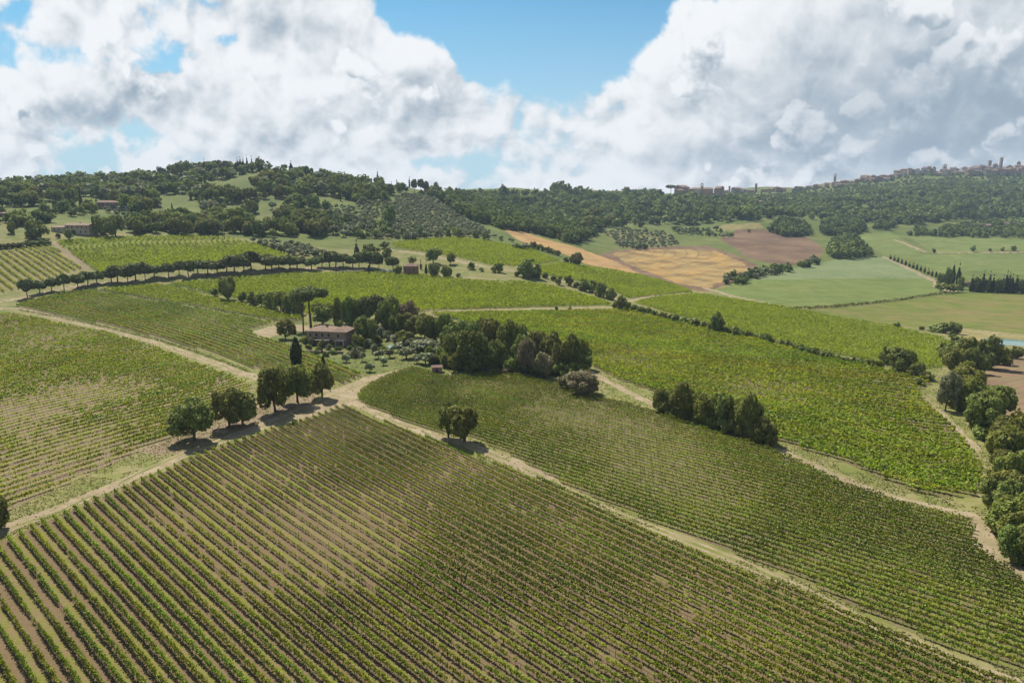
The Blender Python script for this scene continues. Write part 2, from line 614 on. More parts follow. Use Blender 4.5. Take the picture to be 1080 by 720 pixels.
# ------------------------------------------------------------------ what covers the ground (outlines read from the photograph)
P_FORE = [(-80, 612), (0, 571), (100, 528), (172, 497), (207, 480), (244, 467), (281, 455), (327, 441), (364, 428), (380, 437), (436, 457), (467, 469), (528, 492), (580, 511), (652, 545), (720, 577), (767, 597), (837, 624), (914, 659), (992, 690), (1058, 720), (1115, 750), (1115, 790), (-80, 790)]
P_MID = [(376, 419), (381, 411), (398, 401), (414, 394), (432, 388), (454, 393), (470, 397), (509, 395), (545, 396), (581, 404), (615, 413), (641, 421), (680, 431), (697, 436), (734, 449), (771, 463), (808, 473), (845, 488), (895, 514), (953, 531), (1023, 547), (1031, 560), (1027, 572), (1054, 594), (1080, 613), (1120, 650), (1120, 724), (1080, 708), (1031, 695), (938, 658), (848, 613), (798, 592), (720, 562), (640, 531), (580, 503), (539, 480), (498, 461), (454, 455), (417, 441), (380, 425)]
P_RIGHT = [(452, 331), (520, 329.5), (590, 329), (645, 327), (662, 326), (714, 340), (778, 354), (830, 365), (880, 379), (935, 391), (984, 403), (972, 410), (974, 420), (988, 437), (1010, 456), (1028, 478), (1037, 496), (1033, 525), (988, 523), (952, 514), (916, 498), (880, 483), (855, 477), (819, 464), (770, 445), (715, 420), (690, 413), (659, 403), (625, 387), (612, 370), (560, 352), (500, 342)]
P_LEFT = [(-120, 320), (0, 331), (15, 331), (62, 341), (112, 351), (162, 366), (207, 384), (250, 400), (268, 407), (262, 418), (232, 438), (191, 457.5), (150, 474), (92, 501), (46, 521), (10, 538), (-60, 566), (-120, 560)]
P_HOUSE = [(15, 322.5), (37, 316), (74, 309), (96, 307), (175, 321), (262, 336), (287, 341), (264, 348), (272, 356), (300, 362), (322, 371), (344, 381), (383, 396), (362, 406), (330, 404), (290, 395), (262, 387), (210, 369), (165, 356), (112, 343), (62, 333.5)]
P_STRIP = [(103, 306), (161, 301), (178, 302), (200, 308), (222, 314), (255, 321), (287, 329), (318, 334), (320, 339), (289, 338), (253, 331), (175, 318)]
P_BACK = [(176, 300), (230, 295), (300, 290), (380, 287.5), (430, 289), (500, 296), (550, 298), (580, 302), (620, 313), (646, 322), (560, 324), (500, 326), (452, 328), (420, 332), (330, 333), (300, 325), (255, 316), (222, 309.5), (200, 304)]
P_UPLEFT = [(57, 254), (110, 251), (200, 249), (245, 251), (275, 259), (300, 268), (318, 275), (230, 279), (150, 284), (110, 292), (93, 280)]
P_DRYLEFT = [(-80, 268), (0, 266), (50, 258), (58, 262), (88, 283), (60, 292), (30, 302), (0, 310), (-80, 315)]
P_KNOLL = [(412, 256), (446, 253), (476, 251), (498, 253), (522, 256), (560, 263), (592, 275), (570, 279), (542, 281), (515, 279), (480, 271), (447, 266), (415, 261)]
P_SLOPE = [(569, 281), (593, 277), (607, 280), (640, 284), (678, 291), (709, 300), (731, 308), (709, 310), (664, 315), (651, 309), (629, 300), (591, 293), (569, 288)]
P_SWEEP = [(668, 319), (700, 313), (735, 310), (780, 317), (835, 326), (891, 337), (947, 345), (1008, 362), (1010, 376), (992, 388), (960, 390), (935, 384), (863, 370), (808, 358), (780, 350), (714, 333)]
P_VALE_PALE = [(786, 296), (830, 284), (880, 274), (933, 271), (960, 284), (978, 293.5), (930, 293), (860, 294)]
P_VALE = [(750, 308), (786, 296), (860, 294), (930, 293), (980, 294), (985, 303), (1005, 309), (947, 316), (836, 325), (795, 320)]
P_VALE2 = [(840, 327), (947, 317.5), (1008, 310), (1080, 308), (1140, 308), (1140, 352), (1080, 352), (1000, 345), (947, 344), (891, 336)]
P_UR1 = [(902, 248), (938, 244), (958, 256), (972, 266), (958, 271), (933, 270)]
P_UR2 = [(958, 250), (1002, 247), (1080, 253), (1140, 255), (1140, 264), (1080, 264), (985, 266.5)]
P_UR3 = [(958, 271.5), (985, 268), (1080, 267), (1140, 268), (1140, 292), (1080, 290), (1030, 285), (988, 288)]
P_PLOUGH = [(758, 252), (778, 241.5), (805, 242), (830, 248), (852, 250), (869, 262), (863, 273), (835, 280), (808, 277), (785, 271), (776, 262)]
P_PALEHILL = [(757, 243), (762, 237), (800, 235), (806, 240), (780, 243)]
P_GOLD = [(645, 267), (687, 263), (728, 263), (756, 265), (787, 279), (790, 286), (756, 299), (748, 304), (714, 299), (687, 288), (659, 277)]
P_GOLDRIM = [(632, 268), (650, 264), (700, 260), (745, 259), (775, 268), (800, 280), (795, 291), (760, 302), (745, 308), (712, 302), (680, 291), (655, 281)]
P_STUBBLE = [(528, 240), (548, 243), (575, 252), (609, 261), (645, 274), (675, 288), (653, 288), (617, 278), (584, 263), (548, 254)]
P_PLOUGHNEAR = [(1030, 399), (1039, 390), (1062, 378), (1080, 374), (1140, 366), (1140, 470), (1090, 452), (1061, 442), (1047, 426), (1036, 413)]
P_BANK = [(1008, 346), (1080, 355), (1140, 359), (1140, 366), (1080, 366), (1030, 362), (1005, 353)]
P_POND = [(1036, 357), (1053, 356.5), (1080, 358.5), (1150, 361), (1150, 368), (1080, 365), (1054, 363.5), (1036, 361)]
P_OLIVESLOPE = [(395, 252), (400, 232), (420, 212), (448, 205), (462, 212), (490, 232), (520, 248), (495, 250), (440, 252)]
P_SILVER = [(266, 256), (290, 256), (330, 262), (346, 270), (318, 272), (290, 266)]
P_SILVER2 = [(637, 246), (660, 242), (705, 247), (720, 258), (700, 262), (655, 262)]
P_YARD = [(262, 349), (287, 342), (300, 338), (322, 339), (330, 347), (345, 349), (385, 352), (410, 360), (470, 375), (470, 394), (450, 392), (430, 387), (400, 398), (384, 397), (345, 380), (322, 370), (300, 361), (272, 355)]
P_YARD_DIRT = [(266, 350), (283, 344), (302, 342), (326, 343), (326, 349), (300, 350), (285, 356), (273, 355)]
P_LAWN_HILL = [(270, 224), (290, 226), (288, 240), (275, 240)]
P_PATH_DRY = [(52, 256), (57, 254), (93, 280), (95, 284), (86, 284)]
P_WAY = [(6, 552), (60, 533), (110, 512), (156, 493), (187, 478), (210, 470), (245, 457), (290, 440), (330, 424), (352, 411), (368, 405), (384, 398), (405, 393), (428, 388), (433, 390), (414, 395), (396, 402), (381, 412), (375, 421), (366, 429), (327, 439), (281, 452), (244, 464), (207, 477), (172, 493), (100, 525), (0, 565), (-80, 606), (-80, 590)]
P_SHOULDER = [(140, 476), (191, 457), (235, 436), (270, 418), (300, 420), (345, 408), (330, 424), (290, 440), (245, 457), (210, 470), (187, 478), (165, 480)]

# (object name, label, material, outlines, lines with width in metres)
REGIONS = [
    ('hills', 'scrubby green hillside under the woods and the hill town', 'hills', [], []),
    ('olive_slope', 'terraced dry grass slope of the olive grove on the left hill', 'olive_ground', [P_OLIVESLOPE, P_SILVER, P_SILVER2], []),
    ('hill_meadow', 'small bright meadow between the trees of the left hill', 'green_meadow', [P_LAWN_HILL], []),
    ('pale_hill_field', 'small pale dry field above the ploughed brown field', 'vine_dry', [P_PALEHILL], []),
    ('earth_margin', 'brown bare earth margin around the golden field', 'plough', [P_GOLDRIM], []),
    ('golden_field', 'patchy golden straw field in the middle of the valley', 'gold', [P_GOLD], []),
    ('stubble_field', 'long orange stubble strip running down the hill', 'stubble', [P_STUBBLE], []),
    ('ploughed_field', 'dark brown ploughed field on the far side of the valley', 'plough', [P_PLOUGH], []),
    ('pale_crop_field', 'pale blue-green smooth crop field in the valley', 'pale_green', [P_VALE_PALE], []),
    ('valley_field', 'green valley field with a dark ditch at its lower edge', 'crop_green', [P_VALE], []),
    ('mottled_field', 'mottled green and brown field in front of the cypress grove', 'crop_brown', [P_VALE2], []),
    ('upper_field', 'light green fields below the farm on the right', 'crop_green', [P_UR1, P_UR2, P_UR3], []),
    ('bank', 'dry brown bank beside the turquoise pond', 'vine_dry', [P_BANK], []),
    ('red_ploughed_field', 'reddish brown ploughed field behind the right hand trees', 'plough_near', [P_PLOUGHNEAR], []),
    ('knoll_ground', 'green turf under the vines of the knoll', 'vine_far', [P_KNOLL], []),
    ('slope_ground', 'green turf of the vineyard above the diagonal hedge', 'vine_far', [P_SLOPE], []),
    ('sweep_ground', 'green turf of the vineyard beyond the diagonal hedge', 'vine_far', [P_SWEEP], []),
    ('upper_vineyard_ground', 'turf of the vineyard below the cream farmhouse', 'vine_far', [P_UPLEFT], []),
    ('dry_vineyard_ground', 'straw coloured ground of the striped vineyard on the left', 'vine_dry', [P_DRYLEFT], []),
    ('dry_path', 'straw coloured path between two vineyards', 'dirt_brown', [P_PATH_DRY], []),
    ('back_vineyard_ground', 'turf of the wide vineyard behind the villa', 'vine_far', [P_BACK], []),
    ('strip_ground', 'turf of the narrow vineyard strip', 'vine_mid', [P_STRIP], []),
    ('garden', 'dry lawn around the villa and its olive trees', 'green_meadow', [P_YARD], []),
    ('right_vineyard_ground', 'turf of the bright vineyard on the right', 'vine_mid', [P_RIGHT], []),
    ('house_vineyard_ground', 'turf of the vineyard below the villa', 'vine_mid', [P_HOUSE], []),
    ('left_vineyard_ground', 'dry soil of the vineyard on the left', 'vine_left', [P_LEFT], []),
    ('middle_vineyard_ground', 'soil of the vineyard right of the grassy track', 'vine_mid', [P_MID], []),
    ('vineyard_ground', 'brown soil and grass lanes of the nearest vineyard', 'vine_near', [P_FORE], []),
    ('yard', 'beige gravel yard left of the villa', 'dirt', [P_YARD_DIRT], []),
    ('verge', 'dry grassy verge with earth under the roadside oaks', 'dirt_brown', [P_SHOULDER], []),
    ('dirt_road', 'pale dirt road and farm tracks through the vineyards', 'dirt', [P_WAY],
     [([(-70, 322), (5, 325.5), (22, 324.5), (62, 336.6), (112, 347), (162, 360.5), (207, 376), (250, 391.5), (282, 402), (320, 412), (352, 412)], 3.6),
      ([(372, 424), (385, 430), (418, 445), (455, 459), (490, 467), (540, 487), (575, 503)], 3.4),
      ([(625, 393), (650, 407), (672, 418), (700, 431)], 3.0),
      ([(820, 475), (845, 484.5), (895, 509), (953, 527), (1020, 543), (1034, 552)], 2.8),
      ([(1020, 543), (1036, 560), (1040, 575), (1062, 592), (1095, 616)], 3.6),
      ([(988, 432), (1005, 449), (1030, 474)], 2.2),
      ([(430, 327), (500, 327), (560, 326), (648, 324)], 3.2),
      ([(662, 318), (690, 311.5), (742, 308.5)], 4.0),
      ([(745, 304), (775, 313), (815, 321), (838, 326)], 5.5),
      ([(933, 271), (960, 284), (986, 296.5), (990, 303), (1004, 307)], 7.0),
      ([(944, 253), (960, 259), (975, 265.5), (990, 266.5), (1080, 266)], 6.0),
      ([(1010, 346), (1080, 354), (1140, 357)], 4.0),
      ([(0, 318), (30, 313), (60, 305), (110, 298), (180, 292), (250, 287), (330, 283), (400, 285), (440, 289), (490, 293), (540, 297)], 4.5),
      ([(404, 262), (447, 268), (500, 279), (545, 287), (580, 292), (640, 311), (660, 320)], 4.0),
      ([(1000, 350), (1020, 352)], 3.0),
      ([(575, 501.5), (640, 535), (720, 565.5), (798, 597), (848, 619), (938, 664), (1031, 702), (1075, 717)], 0.7),
      ([(575, 504.5), (640, 540), (720, 571), (798, 603), (848, 626), (938, 671), (1031, 709), (1070, 722)], 0.7)]),
    ('grass_strip', 'broken strip of grass growing along the middle of the dirt road', 'meadow', [],
     [([(7, 558), (60, 540), (107, 518), (187, 480), (244, 460), (290, 445), (345, 420), (372, 409), (405, 398)], 0.75),
      ([(62, 336.6), (112, 347), (162, 360.5), (207, 376), (250, 391.5), (282, 402)], 0.6), ([(385, 430), (418, 445), (455, 459), (490, 467), (540, 487), (575, 503)], 0.7)]),
    ('pond', 'small turquoise pond behind the right hand trees', 'water', [P_POND], []),
]
m_, t_ = new_mat('water')
geo_ = t_.node('ShaderNodeNewGeometry')
p_ = principled(t_, (0.11, 0.20, 0.17), 0.15, 0.5)
b_ = t_.node('ShaderNodeBump')
b_.inputs['Strength'].default_value = 0.08
t_.l.new(t_.noise(geo_.outputs['Position'], 0.8, 3), b_.inputs['Height'])
t_.l.new(b_.outputs[0], p_.inputs['Normal'])
out(t_, p_.outputs[0])
MAT['water'] = m_


# ------------------------------------------------------------------ vine row families
class RowField:
    """rows are the level lines of a slightly curved function fitted to row slopes read from the photograph"""
    def __init__(self, poly_px, slopes, spacing):
        self.poly = poly_world(poly_px)
        self.spacing = spacing
        c = self.poly.mean(0)
        self.c = c
        P, T = [], []
        for (u, v, s) in slopes:
            a = at(u - 6, v - 6 * s)[:2]
            b = at(u + 6, v + 6 * s)[:2]
            P.append(at(u, v)[:2] - c)
            d = b - a
            T.append(d / np.linalg.norm(d))
        P, T = np.array(P), np.array(T)
        self.t = T.mean(0) / np.linalg.norm(T.mean(0))
        self.n = np.array([-self.t[1], self.t[0]])
        A, bb = [], []
        sc = 100.0
        for (x, y), (tx, ty) in zip(P / sc, T):
            nx, ny = -ty, tx
            gx = np.array([1, 0, 2 * x, y, 0])
            gy = np.array([0, 1, 0, x, 2 * y])
            A.append((gx * tx + gy * ty) * 3)
            bb.append(0)
            A.append(gx * nx + gy * ny)
            bb.append(1)
        for k in (2, 3, 4):
            e = np.zeros(5)
            e[k] = 0.15
            A.append(e)
            bb.append(0)
        self.q = np.linalg.lstsq(np.array(A), np.array(bb), rcond=None)[0]
        self.sc = sc

    def phi(self, x, y):
        X = (x - self.c[0]) / self.sc
        Y = (y - self.c[1]) / self.sc
        a, b, d, g, e = self.q
        return self.sc * (a * X + b * Y + d * X * X + g * X * Y + e * Y * Y)

    def grad(self, x, y):
        X = (x - self.c[0]) / self.sc
        Y = (y - self.c[1]) / self.sc
        a, b, d, g, e = self.q
        return a + 2 * d * X + g * Y, b + g * X + 2 * e * Y

    def rows(self, ds=1.0, min_len=4.0, jitter=0.0):
        rel = self.poly - self.c
        s0, s1 = (rel @ self.t).min() - 5, (rel @ self.t).max() + 5
        ph = self.phi(self.poly[:, 0], self.poly[:, 1])
        k = np.arange(math.floor(ph.min() / self.spacing), math.ceil(ph.max() / self.spacing) + 1)
        S = np.arange(s0, s1, ds)
        K, SS = np.meshgrid(k * self.spacing, S, indexing='ij')
        N = K.copy()
        for _ in range(12):
            x = self.c[0] + SS * self.t[0] + N * self.n[0]
            y = self.c[1] + SS * self.t[1] + N * self.n[1]
            gx, gy = self.grad(x, y)
            gn = gx * self.n[0] + gy * self.n[1]
            gn = np.where(np.abs(gn) < 0.3, 0.3 * np.sign(gn + 1e-9), gn)
            N = N - np.clip((self.phi(x, y) - K) / gn, -60, 60)
        x = self.c[0] + SS * self.t[0] + N * self.n[0]
        y = self.c[1] + SS * self.t[1] + N * self.n[1]
        ok = np.abs(self.phi(x, y) - K) < 0.1
        ins = inside(self.poly, x, y) & ok
        res = []
        for i in range(len(k)):
            m = ins[i]
            if not m.any():
                continue
            e = np.diff(np.r_[0, m.astype(int), 0])
            for a, b in zip(np.nonzero(e == 1)[0], np.nonzero(e == -1)[0]):
                if (b - a) * ds >= min_len:
                    res.append((int(k[i]), np.c_[x[i, a:b], y[i, a:b]]))
        return res


FIELD = {
    'fore': RowField(P_FORE, [(38, 600, 1.30), (80, 600, 1.2), (120, 575, 1.06), (120, 680, 1.0), (300, 620, 0.70), (415, 575, 0.68), (550, 680, 0.70), (520, 520, 0.50), (700, 600, 0.49), (800, 660, 0.50), (980, 692, 0.42), (380, 470, 0.52)], 1.78),
    'mid': RowField(P_MID, [(620, 500, 0.36), (1000, 600, 0.27), (900, 620, 0.34), (580, 455, 0.29), (430, 420, 0.26), (850, 560, 0.32)], 1.55),
    'right': RowField(P_RIGHT, [(830, 465, 0.24), (940, 480, 0.22), (750, 400, 0.16), (600, 345, 0.10), (900, 420, 0.17)], 2.5),
    'left': RowField(P_LEFT, [(45, 460, -0.26), (100, 440, -0.25), (30, 500, -0.34), (150, 400, -0.20), (60, 380, -0.17)], 2.8),
    'house': RowField(P_HOUSE, [(240, 372, 0.42), (260, 375, 0.36), (290, 380, 0.34), (355, 390, 0.5), (150, 335, 0.27), (70, 322, 0.2)], 2.75),
    'strip': RowField(P_STRIP, [(200, 316, 0.17), (260, 326, 0.19)], 2.5),
    'back': RowField(P_BACK, [(300, 300, 0.07), (400, 305, 0.07), (550, 310, 0.05)], 2.6),
    'upleft': RowField(P_UPLEFT, [(140, 268, 0.18), (220, 265, 0.14), (90, 265, 0.45)], 2.8),
    'dryleft': RowField(P_DRYLEFT, [(20, 285, 0.75), (50, 275, 0.65)], 4.2),
    'knoll': RowField(P_KNOLL, [(480, 260, 0.12), (540, 270, 0.2)], 2.8),
    'slope': RowField(P_SLOPE, [(640, 294, 0.30), (600, 286, 0.25)], 2.8),
    'sweep': RowField(P_SWEEP, [(800, 340, 0.20), (950, 370, 0.28), (720, 322, 0.12)], 2.7),
    'vale': RowField(P_VALE, [(870, 305, 0.02), (940, 305, 0.02)], 3.2),
    'ur3': RowField(P_UR3, [(1030, 275, 0.05), (1075, 278, 0.05)], 3.4),
}
FIELD.update({
    'valley_field': RowField(P_VALE, [(870, 305, 0.02), (930, 303, 0.03)], 7.0), 'pale_crop_field': RowField(P_VALE_PALE, [(870, 285, 0.06), (930, 282, 0.05)], 8.0),
    'mottled_field': RowField(P_VALE2, [(950, 330, 0.05), (1050, 330, 0.03)], 7.0), 'upper_field': RowField(P_UR3, [(1030, 277, 0.04), (1070, 280, 0.04)], 9.0),
    'stubble_field': RowField(P_STUBBLE, [(600, 266, 0.42), (560, 250, 0.30)], 7.0), 'golden_field': RowField(P_GOLD, [(700, 280, -0.25), (740, 285, -0.18)], 9.0),
    'ploughed_field': RowField(P_PLOUGH, [(810, 262, 0.12), (840, 265, 0.10)], 9.0), 'red_ploughed_field': RowField(P_PLOUGHNEAR, [(1060, 405, -0.22), (1075, 425, -0.25)], 3.5),
})
REGION_ROWS = {'valley_field': 'valley_field', 'pale_crop_field': 'pale_crop_field', 'mottled_field': 'mottled_field', 'upper_field': 'upper_field', 'stubble_field': 'stubble_field', 'golden_field': 'golden_field', 'ploughed_field': 'ploughed_field', 'red_ploughed_field': 'red_ploughed_field', 'earth_margin': 'golden_field',
               'vineyard_ground': 'fore', 'middle_vineyard_ground': 'mid', 'right_vineyard_ground': 'right', 'left_vineyard_ground': 'left', 'house_vineyard_ground': 'house', 'strip_ground': 'strip'}


# ------------------------------------------------------------------ the ground: one sheet, cut where the cover changes
def build_ground():
    a = np.unique(np.r_[np.linspace(-2.6, -0.86, 40), np.linspace(-0.86, 0.86, 1150), np.linspace(0.86, 2.6, 40)])
    Y1 = 1.0 / np.linspace(1 / 62.0, 1 / 480.0, 560)
    Y2 = np.exp(np.linspace(math.log(480), math.log(3450), 400))[1:]
    Y = np.r_[np.linspace(18, 60, 16), Y1, Y2]
    A, YY = np.meshgrid(a, Y)
    X = A * YY
    Z = height(X, YY)
    nr, nc = X.shape
    verts = np.c_[X.ravel(), YY.ravel(), Z.ravel()]
    i = np.arange(nr * nc).reshape(nr, nc)
    quads = np.stack([i[:-1, :-1], i[:-1, 1:], i[1:, 1:], i[1:, :-1]], -1).reshape(-1, 4)
    cx = verts[quads].mean(1)
    x, y = cx[:, 0], cx[:, 1]
    amp = np.clip(y * 0.004, 0.25, 3.0)
    xw = x + (vnoise(x, y, 5.0, 1, 2) - 0.5) * amp * 2
    yw = y + (vnoise(x, y, 5.0, 2, 2) - 0.5) * amp * 2
    cls = np.full(len(x), -1)
    cls[y > 560] = 0
    GRASS_ON = [q[0] for q in REGIONS].index('dirt_road')
    for k, (nm, lab, mat, polys, lines) in enumerate(REGIONS):
        m = np.zeros(len(x), bool)
        for p in polys:
            wp = poly_world(p)
            m |= inside(wp, xw, yw)
        for ln, wd in lines:
            m |= near_line(line_world(ln), xw, yw, wd)
        if nm == 'grass_strip':
            m &= (vnoise(x, y, 5, 9, 3) > 0.40) & (cls == GRASS_ON)
        cls[m] = k
    # grassy tracks: anything left over inside the vineyards' surroundings close by
    gap = (cls == -1) & (y < 300)
    specs = [('ground', 'dry green and straw grass between the fields and woods', 'meadow', (cls == -1) & ~gap),
             ('track', 'pale grassy farm track and verges between the vineyards', 'track_grass', gap)]
    for k, (nm, lab, mat, _, _) in enumerate(REGIONS):
        specs.append((nm, lab, mat, cls == k))
    for nm, lab, mat, m in specs:
        if not m.any():
            continue
        q = quads[m]
        used, inv = np.unique(q, return_inverse=True)
        vv = verts[used]
        attrs = None
        if nm in REGION_ROWS:
            f = FIELD[REGION_ROWS[nm]]
            attrs = {'rowphase': f.phi(vv[:, 0], vv[:, 1]) / f.spacing}
        if nm == 'pond':
            vv = vv.copy()
            vv[:, 2] = np.minimum(vv[:, 2], np.percentile(vv[:, 2], 30))
        me = mesh_np(nm, vv, inv.reshape(-1, 4), MAT[mat], attrs=attrs, smooth=True)
        tag(link(nm, me), lab, nm.replace('_', ' '), kind='structure')


build_ground()


# ------------------------------------------------------------------ leaves
def leaf_mat(name, dark, light, dry=None, trans=0.35, vary=0.25, gloss=0.04, dry_at=0.93):
    """tint runs 0..1 over single leaf clumps; light leaves up, a few dry ones"""
    m, t = new_mat(name)
    at_ = t.node('ShaderNodeAttribute', attribute_name='tint')
    ob = t.node('ShaderNodeObjectInfo')
    col = t.mix(at_.outputs['Fac'], dark, light)
    if dry:
        col = t.mix(t.step(at_.outputs['Fac'], dry_at - 0.05, dry_at + 0.05), col, dry)
    hsv = t.node('ShaderNodeHueSaturation')
    t.put(hsv.inputs['Hue'], t.math('ADD', 0.5 - 0.03, t.math('MULTIPLY', ob.outputs['Random'], 0.05)))
    t.put(hsv.inputs['Value'], t.math('ADD', 1 - vary, t.math('MULTIPLY', ob.outputs['Random'], 2 * vary)))
    t.l.new(col, hsv.inputs['Color'])
    c = hsv.outputs[0]
    d = t.node('ShaderNodeBsdfDiffuse')
    t.l.new(c, d.inputs[0])
    tr = t.node('ShaderNodeBsdfTranslucent')
    t.l.new(t.mix(0.5, c, (0.20, 0.26, 0.02), 'MULTIPLY') if False else c, tr.inputs[0])
    mx = t.node('ShaderNodeMixShader')
    mx.inputs[0].default_value = trans
    t.l.new(d.outputs[0], mx.inputs[1])
    t.l.new(tr.outputs[0], mx.inputs[2])
    g = t.node('ShaderNodeBsdfGlossy')
    g.inputs['Roughness'].default_value = 0.55
    g.inputs['Color'].default_value = (0.8, 0.85, 0.8, 1)
    m2 = t.node('ShaderNodeMixShader')
    m2.inputs[0].default_value = gloss
    t.l.new(mx.outputs[0], m2.inputs[1])
    t.l.new(g.outputs[0], m2.inputs[2])
    out(t, m2.outputs[0])
    return m


def plain_mat(name, col, rough=0.9, spec=0.2, noise=None, amount=0.25, scale=1.0):
    m, t = new_mat(name)
    c = col
    if noise:
        geo = t.node('ShaderNodeNewGeometry')
        n = t.noise(geo.outputs['Position'], scale, 5, 0.6)
        c = t.mix(t.step(n, 0.35, 0.65), col, noise)
    p = principled(t, c, rough, spec)
    out(t, p.outputs[0])
    return m


LEAF = {
    'vine': leaf_mat('vine_leaf', (0.078, 0.125, 0.007), (0.365, 0.450, 0.026), (0.28, 0.20, 0.06), 0.36, 0.08, 0.015, 0.955),
    'vine_bright': leaf_mat('vine_leaf_bright', (0.165, 0.228, 0.008), (0.370, 0.445, 0.028), (0.34, 0.27, 0.08), 0.52, 0.06, 0.015, 0.96),
    'oak': leaf_mat('oak_leaf', (0.072, 0.098, 0.017), (0.300, 0.330, 0.078), None, 0.34, 0.15, 0.015),
    'dark': leaf_mat('dark_leaf', (0.056, 0.082, 0.015), (0.250, 0.290, 0.068), None, 0.30, 0.20, 0.015),
    'green': leaf_mat('green_leaf', (0.085, 0.115, 0.018), (0.260, 0.290, 0.066), None, 0.38, 0.18, 0.015),
    'yellow': leaf_mat('willow_leaf', (0.105, 0.128, 0.018), (0.290, 0.310, 0.060), (0.30, 0.22, 0.07), 0.40, 0.18, 0.015, 0.96),
    'silver': leaf_mat('olive_leaf', (0.130, 0.148, 0.066), (0.300, 0.320, 0.180), None, 0.25, 0.15, 0.02),
    'brown': leaf_mat('dry_leaf', (0.140, 0.118, 0.058), (0.310, 0.265, 0.150), None, 0.30, 0.12, 0.015),
    'pine': leaf_mat('pine_needle', (0.052, 0.072, 0.018), (0.190, 0.208, 0.064), None, 0.22, 0.15, 0.015),
    'cypress': leaf_mat('cypress_leaf', (0.018, 0.027, 0.008), (0.074, 0.086, 0.026), None, 0.12, 0.15, 0.01),
    'wood': leaf_mat('woodland_leaf', (0.042, 0.068, 0.014), (0.205, 0.240, 0.060), None, 0.32, 0.22, 0.015),
}
BARK = plain_mat('bark', (0.085, 0.066, 0.050), 0.95, 0.1, (0.14, 0.115, 0.09), scale=3.0)
BARK_PINE = plain_mat('pine_bark', (0.15, 0.095, 0.07), 0.95, 0.1, (0.09, 0.065, 0.05), scale=3.0)


def unit(v):
    return v / (np.linalg.norm(v, axis=1, keepdims=True) + 1e-9)


def quads_from(c, n, size, asp=1.0, up=None, r=rng):
    """leaf clumps: four-cornered faces at c facing n, turned at random"""
    k = len(c)
    ref = unit(r.normal(size=(k, 3))) if up is None else np.tile(np.array(up, float), (k, 1)) + r.normal(size=(k, 3)) * 0.25
    a = unit(np.cross(n, ref))
    b = np.cross(n, a)
    s = np.asarray(size)[:, None] if np.ndim(size) else size
    a = a * s * 0.5
    b = b * s * 0.5 * asp
    j = 1 + r.uniform(-0.35, 0.35, size=(k, 4, 1))
    p = np.stack([c - a * j[:, 0] * 0.55 - b * 1.05, c + a * j[:, 1] - b * 0.25 * j[:, 2], c + a * 0.35 * j[:, 2] + b * 1.1, c - a * j[:, 3] + b * 0.2], 1)
    return p.reshape(-1, 3)


def quad_faces(k):
    return np.arange(4 * k).reshape(k, 4)


# ------------------------------------------------------------------ vine rows
DRY_SPOTS = [at(u, v)[:2].tolist() + [r, s] for (u, v, r, s) in [
    (330, 565, 20, 0.5), (400, 590, 16, 0.35), (200, 545, 12, 0.22), (455, 508, 17, 0.40), (560, 540, 16, 0.25), (30, 660, 9, 0.4), (300, 500, 15, 0.25),
    (720, 640, 9, 0.25), (650, 690, 7, 0.3), (630, 645, 5, 0.3), (250, 640, 8, 0.2), (480, 600, 10, -0.25), (430, 500, 14, -0.2), (900, 690, 10, -0.1),
    (580, 437, 16, 0.40), (650, 450, 22, 0.38), (700, 480, 20, 0.30), (620, 418, 14, 0.12), (800, 530, 15, 0.20), (720, 520, 16, 0.25), (880, 600, 8, 0.15),
    (660, 375, 26, 0.30), (800, 412, 22, 0.42), (730, 392, 16, 0.15), (690, 390, 18, 0.2),
    (60, 430, 26, 0.30), (30, 500, 12, 0.4), (110, 410, 20, 0.2), (55, 355, 25, 0.25), (95, 470, 10, 0.3), (160, 420, 14, -0.3), (200, 395, 20, -0.15)]]


def vigour(x, y, seed=1):
    v = 0.80 + (vnoise(x, y, 22, seed, 3) - 0.5) * 0.75
    for sx, sy, r, s in DRY_SPOTS:
        v = v - s * np.exp(-((x - sx) ** 2 + (y - sy) ** 2) / (0.62 * r * r))
    return np.clip(v, 0.12, 1.1)


